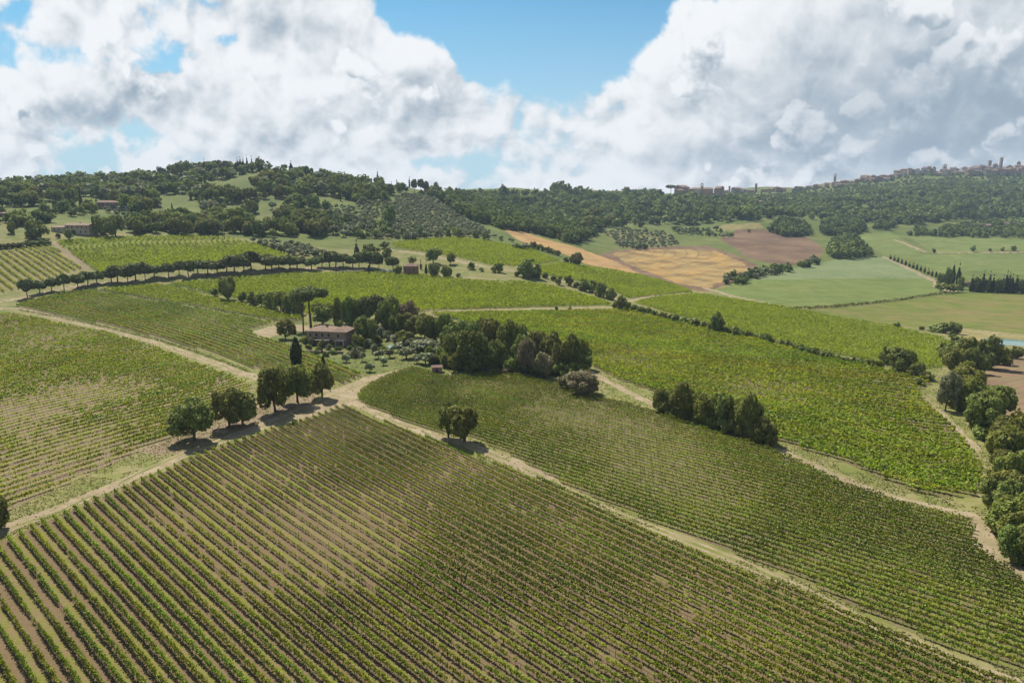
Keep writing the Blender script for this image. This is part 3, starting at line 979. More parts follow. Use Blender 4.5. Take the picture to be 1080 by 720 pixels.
def vine_rows(key, per_m, size, h0, h1, width, seed, gaps=0.35):
    """leaf quads of every row of one vineyard; returns [(row number, verts, tint)]"""
    f = FIELD[key]
    res = []
    r = np.random.default_rng(seed)
    for k, line in f.rows(1.0):
        seg = np.linalg.norm(np.diff(line, axis=0), axis=1)
        s = np.r_[0, np.cumsum(seg)]
        L = s[-1]
        n = max(int(L * per_m), 6)
        t = r.uniform(0, L, n)
        x = np.interp(t, s, line[:, 0])
        y = np.interp(t, s, line[:, 1])
        vg = vigour(x, y, seed)
        plant = vnoise(t, np.full(n, k * 7.3), 1.1, seed, 1)          # single plants along the row
        keep = (r.random(n) < np.clip(vg * 1.25, 0.22, 1)) & (plant + (vg - 0.6) * 0.5 > gaps * 0.55)
        x, y, t, vg, plant = x[keep], y[keep], t[keep], vg[keep], plant[keep]
        n = len(x)
        if n < 3:
            continue
        top = h0 + (h1 - h0) * np.clip(vg * (0.68 + 0.45 * plant), 0.25, 1.15)
        hh = h0 + (top - h0) * np.sqrt(r.random(n))
        shoot = r.random(n) < 0.05
        hh = np.where(shoot, top + r.uniform(0.0, 0.35, n), hh)
        hr = np.clip((hh - h0) / (h1 - h0), 0, 1)
        wid = width * (0.55 + 0.6 * np.sin(np.pi * np.clip(hr, 0.08, 0.92))) * (0.65 + 0.5 * vg)
        off = r.normal(0, 0.42, n) * wid
        gx, gy = f.grad(x, y)
        gl = np.hypot(gx, gy)
        x2, y2 = x + off * gx / gl, y + off * gy / gl
        z = height(x2, y2) + hh
        nrm = unit(np.c_[np.sign(off) * 0.7 * gx / gl, np.sign(off) * 0.7 * gy / gl, np.full(n, 0.55)] + r.normal(0, 0.55, (n, 3)))
        sz = size * r.uniform(0.7, 1.35, n)
        P = quads_from(np.c_[x2, y2, z], nrm, sz, 1.0, None, r)
        patch = vnoise(x2, y2, 14, seed + 3, 3)
        tint = np.clip(0.15 + 0.45 * r.random(n) + (patch - 0.5) * 0.8 + (0.75 - vg) * 0.45 + 0.2 * (hr - 0.5), 0, 0.9)
        tint = np.where(r.random(n) < 0.02 + 0.05 * np.clip(0.7 - vg, 0, 1), 0.99, tint)
        res.append((k, P, np.repeat(tint, 4), line))
    return res


def cordon(line):
    """the old wood of the row: a low wire-bound cane along the row and a stem every 1.2 m"""
    V, F = [], []
    x, y = line[::2, 0], line[::2, 1]
    z = height(x, y)
    n = len(x)
    if n < 2:
        return np.zeros((0, 3)), np.zeros((0, 4), int)
    w_ = 0.035
    top = np.stack([np.c_[x - w_, y, z + 0.55], np.c_[x + w_, y, z + 0.55], np.c_[x, y, z + 0.61]], 1)
    V.append(top.reshape(-1, 3))  # cane
    i = np.arange(n - 1) * 3
    for a, b in ((0, 1), (1, 2), (2, 0)):
        F.append(np.stack([i + a, i + b, i + 3 + b, i + 3 + a], 1))
    xs, ys = line[:, 0], line[:, 1]
    zs = height(xs, ys)
    m = len(xs)
    o = len(V[0])
    st = np.stack([np.c_[xs - 0.03, ys - 0.02, zs - 0.05], np.c_[xs + 0.03, ys - 0.02, zs - 0.05], np.c_[xs + 0.02, ys + 0.02, zs + 0.60], np.c_[xs - 0.02, ys + 0.02, zs + 0.60]], 1)
    V.append(st.reshape(-1, 3))
    pi = np.unique(np.r_[0, np.arange(int(xs[0] * 7.7) % 9, m, 9), m - 1])
    px_, py_, pz_ = xs[pi], ys[pi], zs[pi]
    for ax in ((0.035, 0.0), (0.0, 0.035)):       # trellis posts, crossed boards of split chestnut
        V.append(np.stack([np.c_[px_ - ax[0], py_ - ax[1], pz_ - 0.05], np.c_[px_ + ax[0], py_ + ax[1], pz_ - 0.05], np.c_[px_ + ax[0], py_ + ax[1], pz_ + 1.15], np.c_[px_ - ax[0], py_ - ax[1], pz_ + 1.15]], 1).reshape(-1, 3))
    F.append(o + np.arange(4 * m).reshape(m, 4))
    F.append(o + 4 * m + np.arange(8 * len(pi)).reshape(-1, 4))
    return np.concatenate(V), np.concatenate(F)


VINES = [
    # key, quads per metre, leaf size, low, high, width, seed, material, label, group
    ('fore', 66, 0.22, 0.30, 1.45, 0.25, 1, 'vine', 'trellised vine row of the nearest vineyard, below dirt road and grassy track', 'vine rows of the nearest vineyard'),
    ('mid', 46, 0.23, 0.25, 1.30, 0.23, 2, 'vine', 'dense vine row of the vineyard between the grassy track and the line of trees', 'vine rows right of the grassy track'),
    ('left', 30, 0.33, 0.40, 1.55, 0.30, 3, 'vine_bright', 'gappy yellow-green vine row on dry pinkish soil in the vineyard left of the oaks', 'vine rows of the dry vineyard left of the oaks'),
    ('house', 28, 0.38, 0.40, 1.65, 0.32, 4, 'vine_bright', 'close green vine row on the slope directly below the villa and its cypress', 'vine rows of the vineyard below the villa'),
    ('right', 19, 0.50, 0.35, 1.70, 0.60, 5, 'vine_bright', 'bright yellow-green vine row of the big vineyard right of the wood', 'vine rows of the big bright vineyard'),
]
FARV = [('strip', 12, 0.6, 0.4, 1.7, 0.6, 11), ('back', 11, 0.62, 0.4, 1.8, 0.7, 12), ('upleft', 6, 0.8, 0.4, 1.8, 0.7, 13), ('dryleft', 8, 0.7, 0.4, 1.6, 0.6, 14), ('knoll', 7, 0.70, 0.4, 1.8, 0.8, 15), ('slope', 7, 0.70, 0.4, 1.8, 0.8, 16),
        ('sweep', 9, 0.62, 0.4, 1.7, 0.8, 17)]

def build_vines():
    rows = []
    for key, per_m, size, h0, h1, wd, seed, mat, lab, grp in VINES:
        for k, P, tint, line in vine_rows(key, per_m, size, h0, h1, wd, seed, 0.62 if key == 'left' else 0.35):
            c = P.mean(0)
            near = np.hypot(c[0], c[1])
            rows.append((len(P) / 4 / per_m / near, key, P, tint, mat, lab, grp, line))
    rows.sort(key=lambda q: -q[0])
    left = {'vine': [], 'vine_bright': []}
    for i, (_, key, P, tint, mat, lab, grp, line) in enumerate(rows):
        if i < 300:
            cv, cf = cordon(line)
            nq = len(P) // 4
            me = mesh_np('trellised_vines', np.concatenate([P, cv]), np.concatenate([quad_faces(nq), cf + len(P)]), tint=np.r_[tint, np.zeros(len(cv))],
                         mats=[LEAF[mat], BARK], mat_idx=np.r_[np.zeros(nq), np.ones(len(cf))])
            tag(link('trellised_vines', me), lab, 'vine row', grp)
        else:
            left[mat].append((P, tint))
    for key, per_m, size, h0, h1, wd, seed in FARV:
        for k, P, tint, line in vine_rows(key, per_m, size, h0, h1, wd, seed, 0.22):
            left['vine_bright'].append((P, np.minimum(0.22 + 0.5 * tint, 0.85)))
    allP = np.concatenate([p for m in left for p, _ in left[m]])
    allT = np.concatenate([t for m in left for _, t in left[m]])
    midx = np.concatenate([np.full(len(p) // 4, i) for i, m in enumerate(left) for p, _ in left[m]])
    me = mesh_np('distant_vines', allP, quad_faces(len(allP) // 4), tint=allT, mats=[LEAF['vine'], LEAF['vine_bright']], mat_idx=midx)
    tag(link('distant_vines', me), 'vines of the far vineyards behind the villa and across the valley', 'vines', kind='stuff')
    print('ROWS', len(rows), 'quads', sum(len(r[2]) for r in rows) // 4, 'far', len(allP) // 4)


build_vines()


# ------------------------------------------------------------------ trees
def tube(path, radii, sides=6):
    path = np.asarray(path, float)
    V, F = [], []
    n = len(path)
    for i in range(n):
        d = path[min(i + 1, n - 1)] - path[max(i - 1, 0)]
        d = d / (np.linalg.norm(d) + 1e-9)
        ref = np.array([1.0, 0, 0]) if abs(d[0]) < 0.8 else np.array([0, 1.0, 0])
        a = np.cross(d, ref)
        a /= np.linalg.norm(a)
        b = np.cross(d, a)
        for k in range(sides):
            t = 2 * math.pi * k / sides
            V.append(path[i] + (a * math.cos(t) + b * math.sin(t)) * radii[i])
    for i in range(n - 1):
        for k in range(sides):
            F.append((i * sides + k, i * sides + (k + 1) % sides, (i + 1) * sides + (k + 1) % sides, (i + 1) * sides + k))
    return np.array(V), np.array(F)


def join(parts):
    V, F, o = [], [], 0
    for v, f in parts:
        V.append(v)
        F.append(f + o)
        o += len(v)
    return np.concatenate(V), np.concatenate(F)


def crown_quads(lobes, n, size, r, droop=0.0, up=None, shell=0.68, asp=1.0):
    """leaf clumps through the outer shell of overlapping lobes, with gaps; tint lighter on some clumps"""
    L = np.array(lobes, float)
    area = (L[:, 3] * L[:, 4] + L[:, 3] * L[:, 5] + L[:, 4] * L[:, 5])
    pick = r.choice(len(L), size=int(n * 1.9), p=area / area.sum())
    d = unit(r.normal(size=(len(pick), 3)))
    rad = r.uniform(shell, 1.0, len(pick)) ** 0.8
    rad = np.where(r.random(len(pick)) < 0.16, rad * r.uniform(1.0, 1.25, len(pick)), rad)
    c = L[pick, :3] + d * L[pick, 3:6] * rad[:, None]
    keep = np.ones(len(c), bool)
    for k in range(len(L)):
        q = ((c - L[k, :3]) / L[k, 3:6])
        keep &= ~(((q * q).sum(1) < 0.50) & (pick != k))
    # ragged gaps
    keep &= vnoise(c[:, 0] * 1.0 + c[:, 2] * 0.7, c[:, 1] + c[:, 2] * 0.9, size * 3.0, 5, 2) > 0.33
    c, d, pick = c[keep][:n], d[keep][:n], pick[keep][:n]
    nrm = unit(unit(d / L[pick, 3:6]) * 0.9 + r.normal(0, 0.5, c.shape) + np.array([0, 0, 0.25]))
    P = quads_from(c, nrm, size * r.uniform(0.65, 1.4, len(c)), asp, up, r)
    lobe_t = r.random(len(L))[pick]
    tint = np.clip(0.45 * r.random(len(c)) + 0.40 * lobe_t + 0.12, 0, 1)
    return P, np.repeat(tint, 4)


def lobes_round(r, n, R0, cz, H, rl=(0.26, 0.52), low=-0.55):
    out_ = [(r.uniform(-0.3, 0.3), r.uniform(-0.3, 0.3), cz, R0 * 0.60, R0 * 0.60, H * 0.58)]
    a0, asym = r.uniform(0, 6.28), r.uniform(0.10, 0.32)
    for i in range(n):
        a = 2 * math.pi * (i * 0.618 + r.uniform(-0.16, 0.16))
        e = low + (1 - low) * ((i + 0.5) / n) * 0.98 + r.uniform(-0.08, 0.08)
        e = min(max(e, -0.9), 0.95)
        q = math.sqrt(1 - e * e)
        s = r.uniform(*rl)
        d = (1 - s * 0.75) * r.uniform(0.75, 1.18) * (1 + asym * math.cos(a - a0) * q)
        out_.append((math.cos(a) * q * R0 * d, math.sin(a) * q * R0 * d, cz + e * H * d, R0 * s, R0 * s * r.uniform(0.85, 1.1), H * s * r.uniform(0.8, 1.0)))
    return out_


# kind -> nominal height, nominal width, builder (variants made in advance, lod 0 close, 1 middle, 2 far)
def build_kind(kind, r, lod):
    nq = {0: 3600, 1: 900, 2: 170}[lod]
    fs = {0: 1.0, 1: 1.75, 2: 3.3}[lod]
    sides = {0: 8, 1: 5, 2: 4}[lod]
    tr = []

    def limbs(z0, z1, rad, spread, n):
        for i in range(n):
            a = 2 * math.pi * (i + r.uniform(-0.3, 0.3)) / n
            q = spread * r.uniform(0.6, 1.0)
            tr.append(tube([(0, 0, z0), (math.cos(a) * q * 0.4, math.sin(a) * q * 0.4, z0 + (z1 - z0) * 0.5), (math.cos(a) * q, math.sin(a) * q, z1)], [rad, rad * 0.7, rad * 0.25], max(sides - 2, 3)))

    if kind in ('oak', 'dark', 'green', 'brown', 'wood'):
        H, W = 9.0, 9.0
        low = kind in ('dark', 'wood')
        cz = 4.6 if not low else 4.2
        lb = lobes_round(r, int(r.integers(12, 19)) if lod < 2 else 7, 4.4, cz, 4.2 if not low else 4.6, low=-0.72 if not low else -0.95)
        tr.append(tube([(0, 0, -0.4), (0.05, 0, 0.6), (r.uniform(-0.2, 0.2), r.uniform(-0.2, 0.2), 2.0), (r.uniform(-0.4, 0.4), 0, 4.6)], [0.42, 0.32, 0.26, 0.12], sides))
        if lod < 2:
            limbs(1.7, 5.0, 0.17, 2.8, 5)
        return H, W, tr, crown_quads(lb, nq, 0.52 * fs, r), 0.0
    if kind == 'pair':            # twin-stemmed dense oak, foliage hanging low
        H, W = 9.0, 9.0
        lb = lobes_round(r, 13, 4.4, 5.1, 3.9, low=-0.8)
        lb.append((0.3, 0, 2.4, 1.4, 1.4, 1.7))
        tr.append(tube([(0, 0, -0.4), (0, 0, 0.7), (0.1, 0, 2.2), (0.3, 0, 4.6)], [0.5, 0.4, 0.3, 0.12], sides))
        limbs(1.5, 5.0, 0.17, 2.8, 5)
        return H, W, tr, crown_quads(lb, nq, 0.52 * fs, r), 0.0
    if kind == 'cypress':
        H, W = 12.0, 3.0
        lb = []
        n = 12 if lod < 2 else 6
        for i in range(n):
            z = 0.7 + (11.0 - 0.7) * i / (n - 1)
            t = i / (n - 1)
            q = 1.45 * (0.62 + 0.5 * math.sin(math.pi * min(t * 1.15 + 0.15, 1))) * (1 - 0.82 * max(0, t - 0.45) / 0.55)
            lb.append((r.uniform(-0.12, 0.12), r.uniform(-0.12, 0.12), z, q, q, 1.25))
        tr.append(tube([(0, 0, -0.4), (0, 0, 3), (0, 0, 9)], [0.22, 0.17, 0.04], sides))
        return H, W, tr, crown_quads(lb, int(nq * 0.75), 0.42 * fs, r, up=(0, 0, 1), asp=0.8), 0.0
    if kind == 'umbrella':        # stone pine with a bare stem and a flat dome
        H, W = 17.0, 12.0
        lb = [(0, 0, 13.9, 4.4, 4.4, 2.0)]
        for i in range(11):
            a = 2 * math.pi * i * 0.618
            q = 4.2 * math.sqrt((i + 0.6) / 11)
            lb.append((math.cos(a) * q, math.sin(a) * q, 14.6 - q * 0.22 + r.uniform(-0.5, 0.4), 2.1, 2.1, 1.9))
        lean = r.uniform(-0.6, 0.6)
        tr.append(tube([(0, 0, -0.4), (lean * 0.4, 0, 4), (lean, 0.1, 8.5), (lean * 0.6, 0, 13.6)], [0.42, 0.34, 0.28, 0.14], sides))
        for i in range(7):
            a = 2 * math.pi * i / 7 + r.uniform(-0.2, 0.2)
            q = r.uniform(2.2, 4.0)
            tr.append(tube([(lean * 0.9, 0, 10.0), (math.cos(a) * q * 0.45, math.sin(a) * q * 0.45, 12.2), (math.cos(a) * q, math.sin(a) * q, 14.2)], [0.15, 0.1, 0.04], 4))
        return H, W, tr, crown_quads(lb, nq, 0.55 * fs, r), 1.0
    if kind == 'pine':            # roadside pine: short stem, round flattened head
        H, W = 9.0, 8.0
        lb = [(0, 0, 5.4, 3.0, 3.0, 2.4)]
        for i in range(9 if lod < 2 else 5):
            a = 2 * math.pi * i * 0.618
            q = 2.6 * math.sqrt((i + 0.6) / 9)
            lb.append((math.cos(a) * q, math.sin(a) * q, 6.0 - q * 0.35 + r.uniform(-0.8, 0.7), 1.75, 1.75, 1.9))
        tr.append(tube([(0, 0, -0.4), (r.uniform(-0.3, 0.3), 0, 2.2), (r.uniform(-0.3, 0.3), 0, 5.8)], [0.30, 0.24, 0.10], sides))
        if lod < 2:
            limbs(3.2, 5.8, 0.10, 2.0, 5)
        return H, W, tr, crown_quads(lb, nq, 0.50 * fs, r), 1.0
    if kind == 'olive':
        H, W = 5.0, 5.5
        lb = []
        for i in range(8 if lod < 2 else 5):
            a = 2 * math.pi * i * 0.618
            q = 1.7 * math.sqrt((i + 0.3) / 8)
            lb.append((math.cos(a) * q, math.sin(a) * q, 3.1 + r.uniform(-0.6, 0.6), 1.25, 1.2, 1.2))
        tr.append(tube([(0, 0, -0.3), (0.1, 0.05, 0.8), (0.25, 0, 1.6)], [0.26, 0.20, 0.16], sides))
        if lod < 2:
            limbs(1.2, 3.2, 0.11, 1.5, 4)
        return H, W, tr, crown_quads(lb, int(nq * 0.7), 0.36 * fs, r, shell=0.45), 0.0
    if kind == 'yellow':          # many-stemmed willow, poplar-like heads
        H, W = 10.0, 8.0
        lb = []
        for i in range(14 if lod < 2 else 6):
            a = 2 * math.pi * i * 0.618
            q = 2.7 * math.sqrt((i + 0.3) / 14)
            lb.append((math.cos(a) * q, math.sin(a) * q, 5.6 - q * 0.55 + r.uniform(-2.2, 2.0), 1.45, 1.45, 2.1))
        lb.append((0, 0, 3.0, 2.8, 2.8, 2.6))
        for i in range(3):
            a = 2 * math.pi * i / 3
            tr.append(tube([(0.2 * math.cos(a), 0.2 * math.sin(a), -0.4), (0.6 * math.cos(a), 0.6 * math.sin(a), 2.5), (1.4 * math.cos(a), 1.4 * math.sin(a), 6.5)], [0.26, 0.2, 0.06], sides))
        return H, W, tr, crown_quads(lb, nq, 0.48 * fs, r, up=(0, 0, 1), asp=1.1), 0.0
    if kind == 'shrub':
        H, W = 3.0, 4.0
        lb = []
        for i in range(9 if lod < 2 else 5):
            a = 2 * math.pi * i * 0.618
            q = 1.35 * math.sqrt((i + 0.3) / 9)
            lb.append((math.cos(a) * q, math.sin(a) * q, 1.35 + r.uniform(-0.4, 0.5), 0.85, 0.8, 0.95))
        for i in range(4):
            a = 2 * math.pi * i / 4
            tr.append(tube([(0, 0, -0.3), (0.5 * math.cos(a), 0.5 * math.sin(a), 1.5)], [0.09, 0.04], 4))
        return H, W, tr, crown_quads(lb, int(nq * 0.5), 0.34 * fs, r, shell=0.5), 0.0
    raise KeyError(kind)


SPECIES = {'oak': 'oak_tree', 'dark': 'holm_oak', 'green': 'broadleaf_tree', 'brown': 'dry_tree', 'wood': 'woodland_tree', 'pair': 'oak_tree', 'cypress': 'cypress_tree', 'umbrella': 'umbrella_pine', 'pine': 'roadside_pine', 'olive': 'olive_tree', 'yellow': 'willow_tree', 'shrub': 'shrub'}
LEAF_OF = {'pair': 'oak', 'umbrella': 'pine', 'olive': 'silver', 'shrub': 'dark'}
PROTO = {}


def proto(kind, lod, var, leaf=None):
    key = (kind, lod, var, leaf)
    if key not in PROTO:
        r = np.random.default_rng(abs(hash((kind, var))) % 1000 if False else sum(map(ord, kind)) * 7 + var * 131 + lod)
        H, W, tr, (P, tint), pinebark = build_kind(kind, r, lod)
        # size the crown exactly to the nominal box
        tv, tf = join(tr)
        lf = LEAF[leaf or LEAF_OF.get(kind, kind)]
        bk = BARK_PINE if pinebark else BARK
        ext = np.percentile(np.hypot(P[:, 0], P[:, 1]), 96) * 2
        top = np.percentile(P[:, 2], 99.3)
        if lod < 2:
            crown = mesh_np('crown', P, quad_faces(len(P) // 4), lf, tint)
            trunk = mesh_np('trunk', tv, tf, bk, smooth=True)
            PROTO[key] = (top, ext, trunk, crown)
        else:
            nq = len(P) // 4
            me = mesh_np(SPECIES[kind], np.concatenate([P, tv]), np.concatenate([quad_faces(nq), tf + len(P)]), tint=np.r_[tint, np.zeros(len(tv))], mats=[lf, bk], mat_idx=np.r_[np.zeros(nq), np.ones(len(tf))])
            PROTO[key] = (top, ext, None, me, P, tint)
    return PROTO[key]


COUNT = {}


def plant(kind, loc, h, wd, label, group=None, leaf=None, lod=None, category=None):
    n = COUNT.get(kind, 0)
    COUNT[kind] = n + 1
    pxm = px_size(loc)
    if lod is None:
        lod = 0 if h / pxm > 21 else (1 if h / pxm > 11 else 2)
    pr = proto(kind, lod, n % (5 if lod == 0 else 5), leaf)
    top, ext, trunk, crown = pr[:4]
    sz, sx = h / top, wd / ext
    name = SPECIES[kind]
    cat = category or ('shrub' if kind == 'shrub' else 'tree')
    rz = random.uniform(0, 6.28)
    if lod < 2:
        root = empty(name, loc, rz, (sx, sx, sz))
        link('trunk', trunk, root)
        link('crown', crown, root)
    else:
        root = link(name, crown, None, loc)
        root.rotation_euler = (0, 0, rz)
        root.scale = (sx, sx, sz)
    tag(root, label, cat, group)
    return root


def tree(kind, u, v, hpx, wpx, label, group=None, leaf=None, back=0.0):
    """a tree whose foot the photograph shows at pixel (u, v)"""
    p = at(u, v)
    m = px_size(p)
    dep = math.atan2(CAM_H - p[2], p[1])
    h = hpx * m / max(math.cos(dep), 0.5)
    wd = wpx * m
    # the crown's underside: a low viewpoint shows a little more than the height
    return plant(kind, p, h * 0.97, wd, label, group, leaf)


# roadside oaks between the vineyards
tree('oak', 205, 464, 43, 45, 'large dark oak with a short trunk, leftmost of the roadside oaks', 'oaks along the dirt road')
tree('oak', 242, 450, 41, 36, 'round oak second from the left beside the dirt road', 'oaks along the dirt road')
tree('oak', 256, 447, 36, 30, 'small oak leaning against the second roadside oak from the left', 'oaks along the dirt road')
tree('oak', 290, 434, 48, 36, 'big grey-green oak on the dirt road just left of the tall cypress', 'oaks along the dirt road', 'green')
tree('oak', 314, 424, 40, 36, 'grey-green oak standing in front of the tall dark cypress', 'oaks along the dirt road', 'green')
tree('oak', 340, 419, 36, 26, 'slender twin-stemmed oak, nearest of the oaks to the track junction', 'oaks along the dirt road')
tree('cypress', 313, 386, 37, 12.5, 'tall dark cypress standing among the vines below the villa')
tree('cypress', 342, 405, 37, 9, 'thin dark cypress behind the roadside oak nearest the junction')
tree('pair', 473, 461, 37, 27, 'left one of two dense oaks on the grassy track', 'pair of oaks on the grassy track')
tree('pair', 490, 465, 37, 35, 'larger right one of two dense oaks on the grassy track', 'pair of oaks on the grassy track')
# trees round the villa
tree('oak', 301, 357, 21, 19, 'small round tree on the lawn left of the villa beside gravel yard')
tree('umbrella', 320, 352, 47, 24, 'umbrella pine with slim pale trunk, left one of two beside the villa', 'umbrella pines beside the villa')
tree('umbrella', 328, 345, 43, 37, 'umbrella pine with wide dark crown, right one of two beside the villa', 'umbrella pines beside the villa')
B = 'trees of the wood around the villa'
tree('green', 340, 342, 20, 20, 'light green round tree right behind the villa roof', B)
tree('dark', 358, 341, 27, 16, 'dark tree behind the right end of the villa roof', B)
tree('dark', 370, 345, 33, 24, 'tall dark holm oak behind the villa, right of the roof', B)
tree('dark', 388, 361, 28, 27, 'big round holm oak right beside the villa', B)
tree('pine', 384, 345, 32, 24, 'dark pine head above the round holm oak beside the villa', B)
tree('pine', 398, 343, 32, 24, 'dark pine in the wood, right of the villa pines', B)
tree('dark', 410, 346, 34, 24, 'dark holm oak in the middle of the wood behind the villa', B)
tree('brown', 428, 343, 26, 24, 'grey-brown dry tree in the wood behind the villa', B)
tree('dark', 362, 356, 18, 13, 'small dark tree at the right corner of the villa', B)
tree('dark', 378, 368, 15, 14, 'low dark tree shading the lawn right of the villa', B)
W_ = 'trees of the wood right of the villa'
for (u, v, h, wd, k) in [(421, 356, 26, 24, 'dark'), (436, 356, 26, 26, 'green'), (452, 362, 31, 30, 'green'), (468, 362, 32, 26, 'green'), (478, 372, 32, 24, 'dark'), (478, 384, 33, 22, 'dark'), (495, 391, 42, 30, 'dark'),
                         (486, 365, 28, 24, 'oak'), (505, 368, 33, 26, 'dark'), (518, 372, 36, 26, 'oak'), (512, 390, 38, 26, 'dark'), (527, 386, 28, 21, 'green'), (535, 382, 44, 28, 'dark'), (545, 376, 35, 26, 'dark'),
                         (552, 392, 38, 26, 'dark'), (570, 378, 30, 28, 'oak'), (582, 384, 34, 24, 'dark'), (598, 393, 41, 32, 'dark'), (612, 388, 30, 20, 'dark'), (617, 390, 17, 17, 'green')]:
    tree(k, u, v, h, wd, {'dark': 'dark green tree crowded in the wood right of the villa', 'green': 'lighter green tree in the wood right of the villa', 'oak': 'grey-green oak in the wood right of the villa'}[k], W_)
tree('brown', 556, 395, 37, 20, 'pale brown dry tree at the front edge of the wood')
tree('brown', 571, 398, 27, 24, 'grey-brown bushy tree at the front edge of the wood, right of a taller one')
tree('brown', 614, 414, 23, 36, 'wide low brown shrub casting shadow on the vineyard corner')
tree('shrub', 598, 409, 14, 18, 'small grey shrub left of the wide brown shrub', None, 'brown')
tree('green', 479, 392, 20, 15, 'small bushy tree beside the stone hut')
tree('shrub', 537, 393, 8, 16, 'low pale shrub in front of the wood', None, 'brown')
tree('shrub', 522, 394, 6, 12, 'tiny low bush in front of the wood', None, 'green')
# olives on the lawn
O_ = 'olive trees on the lawn beside the villa'
for (u, v, h, wd, lab) in [(365, 382, 9, 10, 'small olive tree on the lawn in front of the villa'), (390, 392, 9.5, 11, 'olive tree nearest the track junction, with its shadow on the lawn'), (382, 381, 10, 9, 'pale thin olive tree in the middle of the lawn'),
                           (404.5, 385, 8.5, 9, 'small round olive tree above the pale track'), (399, 378, 9, 12, 'olive tree in the shade right of the villa lawn'), (429, 378, 12, 18, 'silvery olive tree in front of the turquoise tarpaulin'),
                           (447, 374, 17, 28, 'broad silvery olive tree, largest of the grove right of the tarpaulin'), (449, 384, 12, 18, 'olive tree left of the stone hut'), (461, 378, 12, 14, 'olive tree behind the stone hut'),
                           (440, 383, 9, 11, 'little olive tree between larger olives'), (468, 373, 13, 16, 'olive tree against the dark wood'), (411, 377, 10, 11, 'pale olive tree below the turquoise tarpaulin'), (420, 371, 10, 13, 'olive tree just right of the turquoise tarpaulin')]:
    tree('olive', u, v, h, wd, lab, O_)
G_ = 'garden shrubs in front of the villa'
for (u, v, h, wd, lf) in [(322, 362, 8, 9, 'green'), (330, 364, 9, 10, 'silver'), (339, 366, 8, 9, 'green'), (347, 369, 7, 9, 'silver'), (326, 369, 6, 8, 'dark'), (336, 371, 6, 8, 'dark'), (357, 371, 6, 9, 'dark'), (370, 371, 7, 8, 'dark'), (374, 363, 8, 7, 'dark'), (352, 365, 6, 6, 'green'), (310, 352, 6, 8, 'dark')]:
    tree('shrub', u, v, h, wd, {'green': 'green garden shrub in front of the villa', 'silver': 'silvery garden shrub in front of the villa', 'dark': 'dark clipped garden shrub in front of the villa'}[lf], G_, lf)
# hedge behind the narrow strip
tree('green', 240, 315.5, 24, 21, 'round tree at the left end of the hedge behind the vineyard strip', None, 'oak')
for (u, v, h, wd, k) in [(226, 312, 8, 9, 'shrub'), (256, 318, 11, 11, 'shrub'), (266, 321, 14, 13, 'dark'), (276, 323, 15, 14, 'oak'), (286, 325, 18, 16, 'dark'), (296, 328, 21, 17, 'oak'), (306, 330, 20, 16, 'dark'), (315, 332, 17, 14, 'dark'), (336, 334, 16, 16, 'dark'), (347, 333, 14, 14, 'oak')]:
    tree(k, u, v, h, wd, 'dark bushy growth in the hedge left of the umbrella pines', 'hedge left of the umbrella pines')
# line of trees between the two right hand vineyards
L_ = 'line of trees between two vineyards'
for (u, v, h, wd, lab) in [(695, 434, 25, 17, 'slim tree at the upper left end of the line between two vineyards'), (704, 435, 24, 14, 'second slim tree of the line between two vineyards'), (717, 439, 37, 26, 'tall dark tree, third of the line between two vineyards'),
                           (732, 442, 30, 20, 'olive-green tree, fourth of the line between two vineyards'), (743, 447, 33, 24, 'olive-green tree, fifth of the line between two vineyards'), (762, 453, 38, 28, 'broad tree in the middle of the line between two vineyards'),
                           (776, 456, 34, 24, 'tree left of the tallest in the line between two vineyards'), (788, 461, 46, 28, 'tallest tree of the line between two vineyards'), (805, 467, 29, 24, 'low bushy tree at the lower right end of the line between two vineyards')]:
    tree('oak', u, v, h, wd, lab, L_, 'oak' if u not in (732, 743, 776) else 'yellow')
